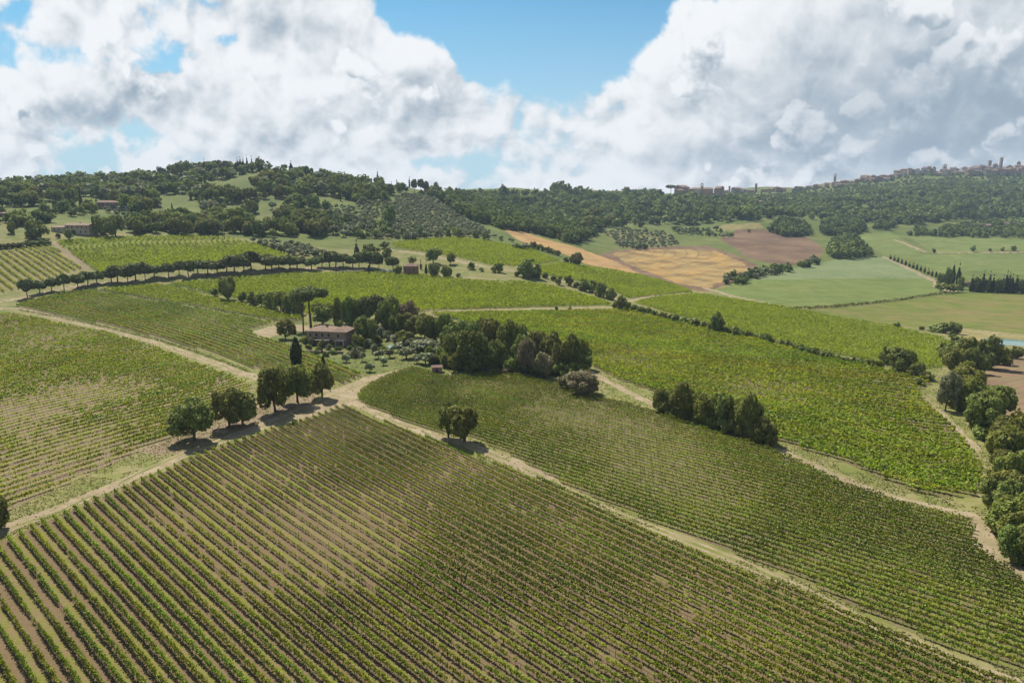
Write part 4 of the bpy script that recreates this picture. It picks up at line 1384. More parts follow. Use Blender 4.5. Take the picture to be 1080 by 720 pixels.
# trees along the right hand margin
M_ = 'trees along the right hand track'
for (k, u, v, h, wd, lf, lab) in [
        ('dark', 935, 384, 19, 14, None, 'dark tree left of the hedge clump on the diagonal hedge'), ('dark', 949, 391, 24, 28, None, 'wide dark tree of the clump on the diagonal hedge'), ('dark', 967, 397, 15, 14, None, 'small dark tree right of the clump on the diagonal hedge'),
        ('green', 1004, 392, 25, 21, 'oak', 'green tree at the top of the right hand trees'), ('oak', 1020, 386, 30, 24, None, 'dark tree at the top of the right hand trees'), ('dark', 1042, 389, 36, 28, None, 'dark purplish tree beside the ploughed field'),
        ('yellow', 1018, 403, 22, 22, None, 'yellow-green willow beside the dark purplish tree'), ('green', 997, 433, 42, 22, 'silver', 'pale grey-green tree beside the right hand track'), ('yellow', 1018, 434, 34, 22, None, 'yellow-green tree below the pale grey-green one'),
        ('green', 1036, 458, 42, 36, None, 'large green tree beside the bend of the track'), ('olive', 1052, 460, 20, 28, None, 'silvery bush below the large green tree'), ('shrub', 1040, 417, 12, 24, 'green', 'low green bush on the edge of the ploughed field'),
        ('yellow', 1060, 492, 42, 36, None, 'broad yellow-green willow on the right margin'), ('yellow', 1080, 480, 44, 36, None, 'yellow-green willow cut by the right edge'), ('yellow', 1064, 516, 40, 30, None, 'yellow-green willow above the dark grey bush'),
        ('dark', 1047, 533, 28, 28, None, 'dark grey bushy tree where the tracks meet'), ('dark', 1074, 535, 34, 28, None, 'dark tree between yellow willows on the right edge'), ('yellow', 1058, 561, 36, 32, None, 'yellow-green willow beside the track bend'),
        ('yellow', 1082, 566, 44, 30, None, 'yellow willow at the right edge above the darkest tree'), ('dark', 1068, 592, 36, 30, None, 'dark tree in shade at the lowest end of the right hand trees'), ('dark', 1088, 600, 50, 34, None, 'dark tree at the right edge, lowest of the margin'),
        ('dark', 1060, 385, 14, 18, None, 'low dark tree beside the pond'), ('dark', 1072, 378, 13, 16, None, 'dark bush right of the pond edge'), ('dark', 1105, 520, 50, 40, None, 'dark tree beyond the right edge'), ('yellow', 1110, 570, 50, 40, None, 'willow beyond the right edge')]:
    tree(k, u, v, h, wd, lab, M_, lf)
D_ = 'trees and bushes of the diagonal hedge'
for (k, u, v, h, wd) in [('dark', 557, 292, 19, 24), ('dark', 566, 293, 12, 10), ('shrub', 545, 291, 5, 7), ('shrub', 575, 293, 6, 7), ('shrub', 584, 296, 5, 7), ('dark', 589, 300, 9, 9), ('dark', 600, 301, 11, 10), ('shrub', 608, 303, 6, 8), ('dark', 616, 307, 13, 13), ('dark', 625, 308, 13, 12), ('dark', 634, 313, 16, 13), ('dark', 644, 316, 12, 13), ('dark', 655, 327, 16, 13), ('shrub', 649, 325, 8, 7)]:
    tree(k, u, v, h, wd, 'round dark hedge tree on the upper part of the diagonal hedge' if k == 'dark' else 'small bush of the diagonal hedge', D_)
hx = [(664, 327), (690, 333), (714, 339.5), (746, 347), (778, 354), (805, 360), (830, 366), (856, 374), (882, 380.5), (912, 386), (932, 389)]
uu = 662.0
while uu < 930:
    vv = np.interp(uu, [q[0] for q in hx], [q[1] for q in hx])
    wdp = random.uniform(8, 13)
    tree('shrub', uu, vv + random.uniform(-0.7, 0.7), random.uniform(6, 9), wdp, 'low dark bush in the diagonal hedge', D_, random.choice(['dark', 'dark', 'oak', 'green']))
    uu += wdp * 0.72
for (k, u, v, h, wd, lab) in [('dark', 755, 350, 21, 18, 'round dark tree standing up out of the diagonal hedge'), ('dark', 776, 355, 8, 9, 'small dark tree in the diagonal hedge'), ('dark', 810, 362, 11, 12, 'little dark tree of the diagonal hedge, below the valley'),
                              ('dark', 978, 401, 9, 16, 'low dark bush at the lower end of the diagonal hedge'), ('shrub', 968, 405, 7, 12, 'low bush beside the top of the right hand track'), ('dark', 946, 346, 7, 9, 'round little tree on the upper edge of the sweeping vineyard'),
                              ('dark', 985, 350, 8, 14, 'dark bush, left one of a clump above the sweeping vineyard'), ('dark', 996, 351, 11, 15, 'dark bush, middle one of a clump above the sweeping vineyard'), ('dark', 1007, 352, 12, 14, 'dark bush, right one of a clump above the sweeping vineyard'), ('dark', 1006, 360, 8, 12, 'dark bush below a clump beside the pond'),
                              ('shrub', 972, 348, 4, 6, 'tiny bush left of a dark clump above the sweeping vineyard'), ('dark', 587, 327.5, 5, 4, 'tiny upright bush, left one on the pink track'), ('dark', 601, 327, 4.5, 4, 'tiny upright bush, right one on the pink track')]:
    tree(k, u, v, h, wd, lab)
# trees round the red brick house
R_ = 'trees around the red brick house'
for (k, u, v, h, wd, lab) in [('cypress', 376.5, 272, 17, 5.5, 'dark cypress left of the bushy trees behind the car park'), ('dark', 391, 274, 17, 20, 'bushy tree beside the cypress behind the car park'), ('dark', 409, 273, 12, 11, 'round dark tree behind the car park'), ('dark', 406, 262, 8, 11, 'round dark tree at the corner of the knoll vineyard'),
                              ('oak', 457, 278, 17, 19, 'large round tree right above the red brick house'), ('oak', 475, 279, 13, 12, 'round tree right of the large one above the brick house'), ('dark', 497, 284, 8, 10, 'small round tree on the field edge right of the brick house'),
                              ('dark', 521, 287, 9, 9, 'small tree on the knoll edge'), ('dark', 527, 287, 10, 9, 'small dark tree on the knoll edge, right of its twin'), ('green', 435, 279, 9, 9, 'light tree behind the brick house'), ('cypress', 444, 284, 10, 3, 'little cypress behind the brick house'), ('cypress', 449.5, 289, 13, 3.2, 'slim dark cypress right of the brick house'),
                              ('dark', 458, 291, 13, 12, 'dark bush right of the brick house'), ('dark', 471, 292, 12, 13, 'wide dark bush right of the brick house, outer one'), ('dark', 420, 290, 11, 10, 'bush left of the brick house'), ('cypress', 389, 288, 8, 4, 'dark clipped bush on the roadside wall'),
                              ('shrub', 483, 292, 4, 6, 'tiny bush on the track right of the brick house'), ('shrub', 508, 286, 4, 6, 'tiny bush on the knoll edge')]:
    tree(k, u, v, h, wd, lab, R_)
# the long curved row of pines on the road
base = [(29, 314), (60, 306), (100, 299.5), (150, 294), (200, 290), (250, 286.5), (300, 283.5), (345, 282), (385, 282), (412, 284)]
uu, n = 29.0, 0
while uu < 416:
    vv = np.interp(uu, [q[0] for q in base], [q[1] for q in base])
    s = 1.0 if uu < 280 else 0.92
    lab = 'dark round-headed pine in the long curved row on the road above the vineyards'
    if n == 0:
        lab = 'round-headed pine at the left end of the long curved roadside row'
    tree('pine', uu, vv + random.uniform(-1.6, 1.8), s * random.uniform(13, 21), s * random.uniform(13, 24), lab, 'pines along the curved road')
    uu += random.choice([6.5, 8, 10, 11, 15]) if uu > 70 else random.uniform(12, 15)
    n += 1
# left margin
for (k, u, v, h, wd, lab) in [('dark', 38, 252, 20, 24, 'large dark round tree left of the cream farmhouse'), ('dark', 108, 247.5, 21, 18, 'tall dark tree right of the cream farmhouse'), ('green', 122, 249, 22, 22, 'broad green tree, right one of two beside the cream farmhouse'), ('green', 73, 253.5, 12, 9, 'small pale tree in front of the cream farmhouse'),
                              ('dark', 13, 246, 12, 9, 'round bush left of the large dark tree'), ('green', 147, 247, 15, 12, 'pale green tree between the farmhouse trees and the hedge'), ('cypress', 60, 219, 13, 3.5, 'slim cypress on the left, left one of two'), ('cypress', 86, 219, 17, 3.6, 'tall cypress beside the pink villa'), ('shrub', 62, 251, 5, 5, 'tiny bush at the corner of the cream farmhouse'),
                              ('green', 248, 241, 22, 21, 'pale tree standing forward of the lower hillside trees', ), ('dark', 265, 224.5, 14, 17, 'round dark tree on the hillside, left of the small meadow'), ('dark', 304, 228, 14, 16, 'round dark tree on the hillside, right of the small meadow'), ('dark', 412, 236, 21, 13, 'tall dark tree on the olive slope'),
                              ('dark', 0, 556, 30, 22, 'dark bush at the left edge where the dirt road leaves the picture')]:
    tree(k, u, v, h, wd, lab)
# low hedge below the large dark tree on the left
for uu in range(-6, 56, 7):
    tree('shrub', uu, 262.5 - uu * 0.09, 5.5, 9, 'low clipped hedge bush below the large dark tree on the left', 'hedge below the farmhouse')
# cypress avenue and grove in the valley on the right
C_ = 'cypresses of the valley avenue'
for i in range(13):
    t = i / 12
    tree('cypress', 939 + t * 48, 273.5 + t * 19, 5.0 + 1.4 * t, 3.0, 'small dark cypress of the avenue beside the white track', C_)
CG = 'cypress grove in the valley'
for (u, v, h, wd, k) in [(992, 303, 15, 8, 'dark'), (1000, 301, 19, 9, 'dark'), (1004, 300, 21, 5, 'cypress'), (1010, 300, 22, 5, 'cypress'), (1013, 305, 14, 8, 'dark'), (992, 307, 9, 12, 'oak'), (1002, 308, 9, 12, 'oak'), (1010, 308, 8, 10, 'oak')]:
    tree(k, u, v, h, wd, 'dark tree of the grove at the end of the white track', CG)
uu = 1024.0
while uu < 1100:
    k = random.choice(['cypress', 'cypress', 'cypress', 'dark'])
    tree(k, uu, 307.5 + (uu - 1024) * 0.03, random.uniform(16, 23) if k == 'cypress' else random.uniform(13, 16), random.uniform(4.5, 6) if k == 'cypress' else 10, 'dark cypress in the dense row right of the small valley house' if k == 'cypress' else 'rounded dark tree in the cypress row of the valley', CG)
    uu += random.uniform(2.6, 4.4)
for (k, u, v, h, wd, lab) in [('dark', 1025.5, 265, 6.5, 6.5, 'round field tree on the valley lane, leftmost and largest of four'), ('dark', 1044, 265, 3.6, 3.6, 'smallest of four round field trees on the valley lane'), ('dark', 1057, 264.5, 4.2, 4.5, 'third of four round field trees on the valley lane'), ('dark', 1069, 264.5, 5.5, 6, 'rightmost of four round field trees on the valley lane'),
                              ('dark', 985, 266.5, 4.5, 5, 'little dark bush at the bend of the white lane')]:
    tree(k, u, v, h, wd, lab, 'field trees on the valley lane')
tree('dark', 607, 280, 14, 14, 'round dark tree below the stubble strip')
tree('dark', 597, 278, 7, 7, 'small bush left of the round tree below the stubble strip')
tree('dark', 790, 245, 4, 4, 'lone little tree above the ploughed field')
uu = 563.0
while uu < 592:
    tree('dark', uu, 262 + (uu - 563) * 0.30, random.uniform(5.5, 7.5), 8, 'dark bush of the short hedge above the stubble strip', 'short hedge above the stubble strip')
    uu += 5

# ------------------------------------------------------------------ woods on the hills
WOODS = [
    # outline, spacing m, height range m, kinds, share of gaps
    ([(-80, 194), (60, 192), (135, 191), (160, 205), (172, 222), (150, 229), (100, 207), (60, 216), (0, 222), (-80, 225)], 12, (6, 16), ('wood', 'dark', 'oak', 'green', 'green', 'olive'), 0.27),
    ([(135, 190), (200, 183), (255, 178), (310, 182), (400, 197), (425, 204), (405, 213), (330, 224), (296, 224), (270, 221), (200, 226), (165, 222), (140, 205)], 12, (6, 16), ('wood', 'dark', 'oak', 'green', 'green', 'olive'), 0.33),
    ([(136, 246), (140, 236), (200, 230), (250, 228), (268, 228), (268, 240), (280, 247), (292, 240), (300, 227), (330, 233), (350, 240), (332, 249), (280, 250), (250, 247), (180, 247)], 10.5, (7, 14), ('wood', 'dark', 'oak', 'green'), 0.10),
    ([(-80, 226), (0, 224), (50, 217), (104, 221), (98, 226), (55, 231), (48, 240), (24, 240), (18, 248), (-80, 250)], 11, (5, 10), ('wood', 'green', 'oak'), 0.25),
    ([(330, 226), (400, 238), (440, 245), (500, 249), (524, 253), (420, 254), (352, 252)], 11, (4, 8), ('wood', 'olive', 'green', 'dark'), 0.3),
    ([(462, 212), (500, 213), (560, 224), (612, 224), (640, 234), (622, 251), (606, 258), (560, 246), (520, 240), (490, 230)], 10, (9, 14), ('dark', 'dark', 'wood'), 0.03),
    ([(425, 204), (470, 207), (540, 206), (600, 205), (700, 206), (702, 216), (640, 230), (560, 222), (500, 213), (455, 209)], 15, (8, 18), ('wood', 'dark', 'wood', 'green'), 0.14),
    ([(604, 224), (700, 211), (800, 212), (860, 216), (945, 208), (1000, 203), (1110, 202), (1110, 231), (1040, 231), (950, 238), (880, 233), (820, 231), (760, 236), (700, 241), (650, 241), (612, 248)], 17, (8, 19), ('wood', 'wood', 'dark', 'oak', 'green'), 0.27),
    ([(840, 216), (900, 206), (945, 200), (1000, 194), (1080, 194), (1120, 194), (1120, 206), (860, 224)], 14, (7, 14), ('wood', 'dark', 'oak', 'green'), 0.26),
    ([(690, 212), (716, 210.5), (782, 208), (866, 203.5), (905, 197.5), (946, 193), (965, 190), (1000, 189), (1120, 189), (1120, 200), (1000, 198), (945, 202), (860, 220), (760, 218)], 13, (5, 9), ('wood', 'dark', 'oak', 'green'), 0.08),
    ([(720, 206), (780, 204.5), (866, 200), (905, 193), (946, 187), (1000, 180), (1090, 179), (1090, 188.5), (946, 192), (866, 204), (720, 210)], 19, (5, 10), ('dark', 'wood'), 0.25),
    ([(810, 243), (826, 234), (848, 236), (856, 248), (840, 250), (818, 249)], 9, (8, 13), ('dark', 'wood'), 0.0),
    ([(863, 242), (880, 231), (905, 232), (914, 244), (895, 249), (870, 249)], 9, (8, 13), ('dark', 'wood'), 0.0),
    ([(866, 272), (880, 256), (892, 250), (905, 254), (920, 270), (900, 274)], 9, (7, 11), ('dark', 'wood', 'oak'), 0.0),
    ([(919, 242), (930, 233), (942, 239), (936, 243)], 9, (7, 12), ('dark', 'wood'), 0.0),
    ([(958, 249), (968, 240), (982, 247), (1080, 246), (1110, 248), (1110, 252), (1000, 250)], 11, (7, 11), ('wood', 'oak', 'dark'), 0.1),
    ([(984, 246), (1000, 238), (1040, 236), (1110, 234), (1110, 246)], 12, (6, 11), ('dark', 'wood', 'green'), 0.15),
    ([(778, 298), (800, 288), (830, 281), (862, 274), (864, 279), (832, 286), (800, 294), (782, 301)], 8, (4, 8), ('wood', 'olive', 'dark'), 0.1),
    ([(762, 300), (772, 290), (782, 291), (778, 300)], 8, (4, 7), ('wood', 'olive'), 0.1),
    ([(520, 250), (545, 256), (560, 262), (556, 266), (530, 259)], 9, (3, 6), ('dark', 'olive'), 0.2),
    ([(630, 256), (700, 262), (640, 268)], 12, (4, 7), ('wood', 'olive'), 0.5),
    ([(700, 244), (760, 240), (800, 246), (770, 256), (720, 256)], 12, (4, 8), ('wood', 'olive', 'green'), 0.4),
]
OLIVES = [(P_OLIVESLOPE, 6.6, 0.12), (P_SILVER, 5.5, 0.05), (P_SILVER2, 9, 0.1), ([(330, 228), (360, 226), (395, 233), (392, 250), (350, 248)], 7, 0.2), ([(296, 224), (330, 222), (405, 212), (425, 206), (440, 207), (412, 222), (398, 232), (345, 232)], 8, 0.15), ([(100, 214), (150, 228), (200, 227), (160, 234), (120, 232)], 9, 0.3)]


def scatter(poly_px, spacing, gap, r):
    p = poly_world(poly_px, 4)
    mn, mx = p.min(0), p.max(0)
    gx = np.arange(mn[0], mx[0], spacing)
    gy = np.arange(mn[1], mx[1], spacing)
    X, Y = np.meshgrid(gx, gy)
    X = X + np.where(np.arange(len(gy))[:, None] % 2, spacing / 2, 0)
    X = (X + r.uniform(-0.42, 0.42, X.shape) * spacing).ravel()
    Y = (Y + r.uniform(-0.42, 0.42, Y.shape) * spacing).ravel()
    m = inside(p, X, Y) & (vnoise(X, Y, 40, 8, 2) > gap + 0.12) & (r.random(len(X)) > gap * 0.3)
    return X[m], Y[m]


def seen(x, y, z, h):
    """does the camera see the upper part of a tree of height h standing here"""
    t = np.linspace(0.05, 0.985, 60)
    zz = height(x * t, y * t)
    line = CAM_H + (z + h * 0.85 - CAM_H) * t
    return bool((line > zz).all())


def woods():
    r = np.random.default_rng(21)
    cand = {}
    for poly, sp, hr, kinds, gap in WOODS:
        X, Y = scatter(poly, sp, gap, r)
        Z = height(X, Y)
        for x, y, z in zip(X, Y, Z):
            h = r.uniform(*hr)
            k = kinds[int(r.integers(len(kinds)))]
            cand.setdefault('olive' if k == 'olive' else 'tree', []).append((h / math.hypot(x, y), k, x, y, z, h, h * r.uniform(0.95, 1.35)))
    for poly, sp, gap in OLIVES:
        X, Y = scatter(poly, sp, gap, r)
        Z = height(X, Y)
        for x, y, z in zip(X, Y, Z):
            h = r.uniform(3.2, 5.2)
            cand.setdefault('olive', []).append((h / math.hypot(x, y), 'olive', x, y, z, h, h * r.uniform(1.0, 1.3)))
    limit = {'tree': 165, 'olive': 220}
    PV, PT, PM = [], [], []
    tot = 0
    mats = ['wood', 'dark', 'oak', 'green', 'silver']
    for fam, lst in cand.items():
        lst.sort(key=lambda q: -q[0])
        used = 0
        for _, k, x, y, z, h, wd in lst:
            if not seen(x, y, z, h):
                continue
            u_side = 'on the left hill' if x < 0 else 'on the far hillside'
            if used < limit[fam]:
                used += 1
                kl = {'wood': 'rounded mid green tree', 'dark': 'rounded dark green tree', 'oak': 'rounded grey-green tree', 'green': 'rounded light green tree', 'olive': 'small silvery olive tree'}[k]
                lab = kl + (' in the woods ' if fam == 'tree' else ' in the groves ') + u_side
                plant(k, np.array([x, y, z]), h, wd, lab, ('trees in the woods ' if fam == 'tree' else 'olive trees ') + u_side, lod=2 if k == 'olive' else 1 if h / px_size((x, y, z)) > 9 else 2)
            else:
                tot += 1
                top, ext, _, me, P, tint = proto(k, 2, tot % 6)
                a = r.uniform(0, 6.28)
                c, s = math.cos(a), math.sin(a)
                sx, sz = wd / ext, h / top
                # beyond a kilometre fewer, larger clumps show the same
                Q = P.reshape(-1, 4, 3)
                tq = tint.reshape(-1, 4)
                if y > 1300:
                    Q, tq = Q[::2], tq[::2]
                    cc = Q.mean(1, keepdims=True)
                    Q = cc + (Q - cc) * 1.3
                Q = Q.reshape(-1, 3)
                V = np.c_[x + (Q[:, 0] * c - Q[:, 1] * s) * sx, y + (Q[:, 0] * s + Q[:, 1] * c) * sx, z - 0.2 + Q[:, 2] * sz]
                PV.append(V)
                PT.append(np.clip(tq.ravel() * 0.55 + r.uniform(-0.18, 0.32), 0, 1))
                PM.append(np.full(len(V) // 4, mats.index('silver' if k == 'olive' else k)))
    V = np.concatenate(PV)
    me = mesh_np('hillside_woods', V, quad_faces(len(V) // 4), tint=np.concatenate(PT), mats=[LEAF[m] for m in mats], mat_idx=np.concatenate(PM))
    tag(link('hillside_woods', me), 'woods covering the far hillsides below the hill town', 'woods', kind='stuff')
    print('WOODS', tot, len(V) // 4)


woods()
# trees that stand out against the sky
S_ = 'trees on the left skyline'
for (k, u, v, h, wd) in [('dark', 158, 190, 8, 12), ('dark', 148, 192, 7, 10), ('dark', 186, 186, 14, 14), ('dark', 194, 185, 15, 13), ('dark', 200, 184, 13, 12), ('pine', 208, 182, 10, 8), ('cypress', 216, 184, 15, 2.4), ('pine', 219, 181, 9, 7), ('pine', 226, 180, 11, 9), ('pine', 231, 180, 11, 9), ('pine', 242, 179, 9, 8),
                         ('cypress', 251, 180, 13, 3), ('cypress', 254, 180, 14, 3.2), ('cypress', 257, 179, 12, 2.6), ('cypress', 261, 180, 14, 2.8), ('cypress', 266, 180, 14, 2.6), ('dark', 273, 179, 13, 9), ('dark', 284, 178, 8, 8), ('pine', 300, 178, 7, 7), ('cypress', 307, 178, 12, 5), ('dark', 320, 179, 7, 8), ('dark', 327, 179, 8, 7), ('dark', 338, 181, 7, 6),
                         ('cypress', 392, 196, 8, 2), ('cypress', 396, 197, 9, 2), ('dark', 420, 200, 8, 8), ('pine', 437, 203, 14, 7), ('pine', 444, 203, 14, 7), ('pine', 449, 203, 12, 7), ('dark', 460, 206, 14, 9), ('cypress', 452, 203, 10, 2), ('dark', 88, 193, 6, 10), ('dark', 44, 195, 5, 8), ('dark', 90, 194, 7, 5)]:
    tree(k, u, v, h, wd, {'dark': 'dark round tree on the skyline of the left hill', 'pine': 'open-headed pine on the skyline of the left hill', 'cypress': 'slim cypress on the skyline of the left hill'}[k], S_)
for (k, u, v, h, wd, lab) in [('dark', 531, 208, 13, 12, 'round tree on the middle skyline, left of the tall one'), ('dark', 543, 207, 9, 6, 'narrow tree on the middle skyline'), ('dark', 588, 206, 15, 18, 'tallest dark tree of the middle skyline'), ('dark', 597, 206, 12, 14, 'dark tree right of the tallest on the middle skyline'),
                              ('dark', 612, 206, 10, 14, 'dark tree on the middle skyline, left of a long roof'), ('umbrella', 707, 207, 12, 11, 'lone umbrella pine at the left end of the hill town'), ('dark', 680, 207, 7, 12, 'low tree on the skyline left of the lone umbrella pine')]:
    tree(k, u, v, h, wd, lab, 'trees on the middle skyline')


def hedge(line_px, hgt, wd, label, leaf='dark', per_m=9, size=0.55):
    """one continuous overgrown strip of low growth along a line on the ground"""
    ln = line_world(line_px, 6)
    seg = np.linalg.norm(np.diff(ln, axis=0), axis=1)
    s_ = np.r_[0, np.cumsum(seg)]
    r = np.random.default_rng(int(s_[-1]))
    n = int(s_[-1] * per_m)
    t = r.uniform(0, s_[-1], n)
    x = np.interp(t, s_, ln[:, 0]) + r.normal(0, wd * 0.3, n)
    y = np.interp(t, s_, ln[:, 1]) + r.normal(0, wd * 0.3, n)
    top = hgt * (0.45 + 0.8 * vnoise(t, t * 0, 3.0, 4, 2))
    z = height(x, y) + top * np.sqrt(r.random(n))
    P = quads_from(np.c_[x, y, z], unit(r.normal(0, 0.6, (n, 3)) + np.array([0, -0.4, 0.7])), size * r.uniform(0.7, 1.3, n), 1.0, None, r)
    me = mesh_np('hedge', P, quad_faces(n), LEAF[leaf], np.repeat(r.random(n), 4))
    tag(link('hedge', me), label, 'hedge')


hedge([(97, 305.5), (135, 312), (175, 319), (215, 326), (253, 332.5), (292, 340)], 1.5, 1.5, 'long low weedy strip between the narrow vineyard strip and the vines below the villa')
hedge([(836, 326), (880, 324), (947, 317), (985, 311), (1008, 309.5)], 1.6, 2.5, 'dark ditch growth along the lower edge of the green valley field', per_m=6, size=0.9)
hedge([(786, 317.5), (836, 326.5), (891, 337), (947, 345)], 1.0, 1.5, 'thin weedy margin along the top of the sweeping vineyard', 'green', 4, 0.8)
hedge([(178, 301), (200, 306), (222, 311)], 1.3, 1.2, 'short weedy margin between the wide vineyard and the left end of the tree hedge', 'dark', 7, 0.6)
hedge([(20, 327), (62, 335), (112, 345.5), (165, 358.5), (210, 372.5), (262, 391.5)], 0.8, 1.0, 'added dark leaf strip for the shaded edge of the vines below the villa', 'oak', 9, 0.4)  # low leaves added to draw the shaded side of the last vine row


for (u, v) in [(700, 436), (712, 439), (724, 442), (737, 446), (750, 450), (757, 452), (769, 456), (781, 460), (795, 465), (812, 470), (745, 448), (800, 467)]:
    tree('shrub', u, v, random.uniform(9, 16), random.uniform(14, 20), 'low bush filling the line of trees between two vineyards', L_, random.choice(['oak', 'green', 'oak', 'yellow']))
for i in range(26):
    u = random.uniform(60, 440)
    v = random.uniform(188, 226) if u > 140 else random.uniform(198, 226)
    tree('cypress', u, v, random.uniform(8, 13), random.uniform(2.0, 2.8), 'slim dark cypress scattered on the wooded left hill', 'cypresses of the left hill')
# low growth that closes the gaps: under the wood, round the garden, along the right hand belt
r_fill = random.Random(5)
for i in range(34):
    t_ = i / 33
    u = 425 + t_ * 190
    v = float(np.interp(u, [425, 470, 500, 545, 580, 612], [366, 388, 393, 393, 399, 402])) - r_fill.uniform(0, 7)
    tree('shrub', u, v, r_fill.uniform(8, 15), r_fill.uniform(12, 20), 'shaded bush under the trees of the wood right of the villa', 'undergrowth of the wood', r_fill.choice(['dark', 'oak', 'dark', 'green']))
for (u, v) in [(383, 352), (392, 352), (402, 355), (410, 358), (418, 362), (388, 366), (395, 371), (380, 373), (374, 376), (352, 374), (344, 376), (334, 374), (316, 366), (405, 372), (424, 366), (433, 366), (444, 363), (372, 357), (382, 360), (455, 370), (462, 368), (398, 364)]:
    q_ = 0.5 if u < 360 else 0.9
    tree('shrub', u, v + r_fill.uniform(-1, 1), q_ * r_fill.uniform(7, 13), q_ * r_fill.uniform(10, 17), 'overgrown bush in the garden right of the villa', 'bushes of the villa garden', r_fill.choice(['dark', 'oak', 'silver', 'green', 'silver']))
belt = [(998, 428), (1008, 437), (1020, 449), (1030, 461), (1041, 474), (1047, 490), (1050, 508), (1052, 525), (1052, 545), (1056, 565), (1064, 582)]
for i in range(46):
    t_ = r_fill.uniform(0, 10)
    k = min(int(t_), 9)
    f_ = t_ - k
    u = belt[k][0] * (1 - f_) + belt[k + 1][0] * f_ + r_fill.uniform(2, 40)
    v = belt[k][1] * (1 - f_) + belt[k + 1][1] * f_ - r_fill.uniform(0, 8)
    kind = r_fill.choice(['yellow', 'green', 'shrub', 'shrub', 'yellow'])
    hh = r_fill.uniform(20, 36) if kind != 'shrub' else r_fill.uniform(11, 18)
    tree(kind, u, v, hh, hh * r_fill.uniform(0.85, 1.15) if kind != 'shrub' else hh * 1.5, {'yellow': 'yellow-green willow in the thick belt along the right hand track', 'green': 'fresh green tree in the thick belt along the right hand track', 'shrub': 'green bush in the thick belt along the right hand track'}[kind], 'belt of growth along the right hand track', r_fill.choice(['green', 'yellow', 'oak']) if kind == 'shrub' else None)
for i in range(16):
    u, v = r_fill.uniform(996, 1052), r_fill.uniform(378, 404)
    if u - 990 > (v - 372) * 0.2:
        tree(r_fill.choice(['green', 'oak', 'dark']), u, min(v, 372 + (u - 985) * 0.6, 402), r_fill.uniform(14, 26), r_fill.uniform(14, 22), 'bushy tree in the clump between the pond and the right hand track', 'clump by the pond')


def tufts():
    """rough grass standing on the verges and tracks close to the camera"""
    r = np.random.default_rng(33)
    n = 260000
    y = 1 / r.uniform(1 / 330.0, 1 / 70.0, n)
    x = r.uniform(-0.85, 0.85, n) * y
    bare = np.zeros(n, bool)
    for p in (P_FORE, P_MID, P_RIGHT, P_LEFT, P_HOUSE, P_STRIP, P_BACK, P_PLOUGHNEAR, P_YARD_DIRT, P_POND):
        bare |= inside(poly_world(p), x, y)
    way = inside(poly_world(P_WAY), x, y)
    for nm, _, _, _, lines in REGIONS:
        for ln, wd in lines:
            way |= near_line(line_world(ln), x, y, wd)
    keep = ~bare & (~way | (r.random(n) < 0.10)) & (vnoise(x, y, 6, 4, 3) > 0.40)
    x, y = x[keep], y[keep]
    n = len(x)
    sz = r.uniform(0.14, 0.34, n) * (0.7 + y / 250)
    P = quads_from(np.c_[x, y, height(x, y) + sz * 0.22], unit(r.normal(0, 0.7, (n, 3)) + np.array([0, -0.6, 0.6])), sz, 0.8, (0, 0, 1), r)
    tint = np.clip(vnoise(x, y, 9, 7, 3) * 0.9 + r.uniform(-0.25, 0.35, n), 0, 1)
    tag(link('grass', mesh_np('grass', P, quad_faces(n), GRASS_LEAF, np.repeat(tint, 4))), 'rough grass and weeds along the tracks and verges', 'grass', kind='stuff')


GRASS_LEAF = leaf_mat('grass_blade', (0.150, 0.165, 0.036), (0.310, 0.275, 0.120), None, 0.45, 0.0, 0.01)
tufts()


# ------------------------------------------------------------------ buildings
def wall_mat(name, c1, c2, scale=0.8):
    m, t = new_mat(name)
    geo = t.node('ShaderNodeNewGeometry')
    n = t.noise(geo.outputs['Position'], scale, 6, 0.65)
    n2 = t.noise(geo.outputs['Position'], scale * 9, 3, 0.6)
    col = t.mix(t.step(n, 0.36, 0.64), c1, c2)
    v = t.node('ShaderNodeVectorMath', operation='SCALE')
    t.l.new(col, v.inputs[0])
    t.put(v.inputs['Scale'], t.math('ADD', 0.8, t.math('MULTIPLY', n2, 0.4)))
    p = principled(t, v.outputs[0], 0.92, 0.15)
    b = t.node('ShaderNodeBump')
    b.inputs['Strength'].default_value = 0.35
    b.inputs['Distance'].default_value = 0.04
    t.l.new(n2, b.inputs['Height'])
    t.l.new(b.outputs[0], p.inputs['Normal'])
    out(t, p.outputs[0])
    return m


def tile_mat(name, c1, c2, c3):
    """curved clay tiles in courses, single tiles weathered differently"""
    m, t = new_mat(name)
    tc_ = t.node('ShaderNodeTexCoord')
    wv = t.node('ShaderNodeTexWave', wave_type='BANDS', bands_direction='X')
    t.l.new(tc_.outputs['Object'], wv.inputs['Vector'])
    wv.inputs['Scale'].default_value = 1.3
    wv.inputs['Distortion'].default_value = 0.4
    geo = t.node('ShaderNodeNewGeometry')
    n = t.noise(geo.outputs['Position'], 0.7, 5, 0.6)
    n2 = t.noise(geo.outputs['Position'], 4.0, 3, 0.6)
    col = t.mix(t.step(n, 0.38, 0.62), c1, c2)
    col = t.mix(t.math('MULTIPLY', t.step(n2, 0.45, 0.65), 0.6), col, c3)
    p = principled(t, col, 0.9, 0.15)
    b = t.node('ShaderNodeBump')
    b.inputs['Strength'].default_value = 0.5
    b.inputs['Distance'].default_value = 0.06
    t.l.new(wv.outputs[1], b.inputs['Height'])
    t.l.new(b.outputs[0], p.inputs['Normal'])
    out(t, p.outputs[0])
    return m


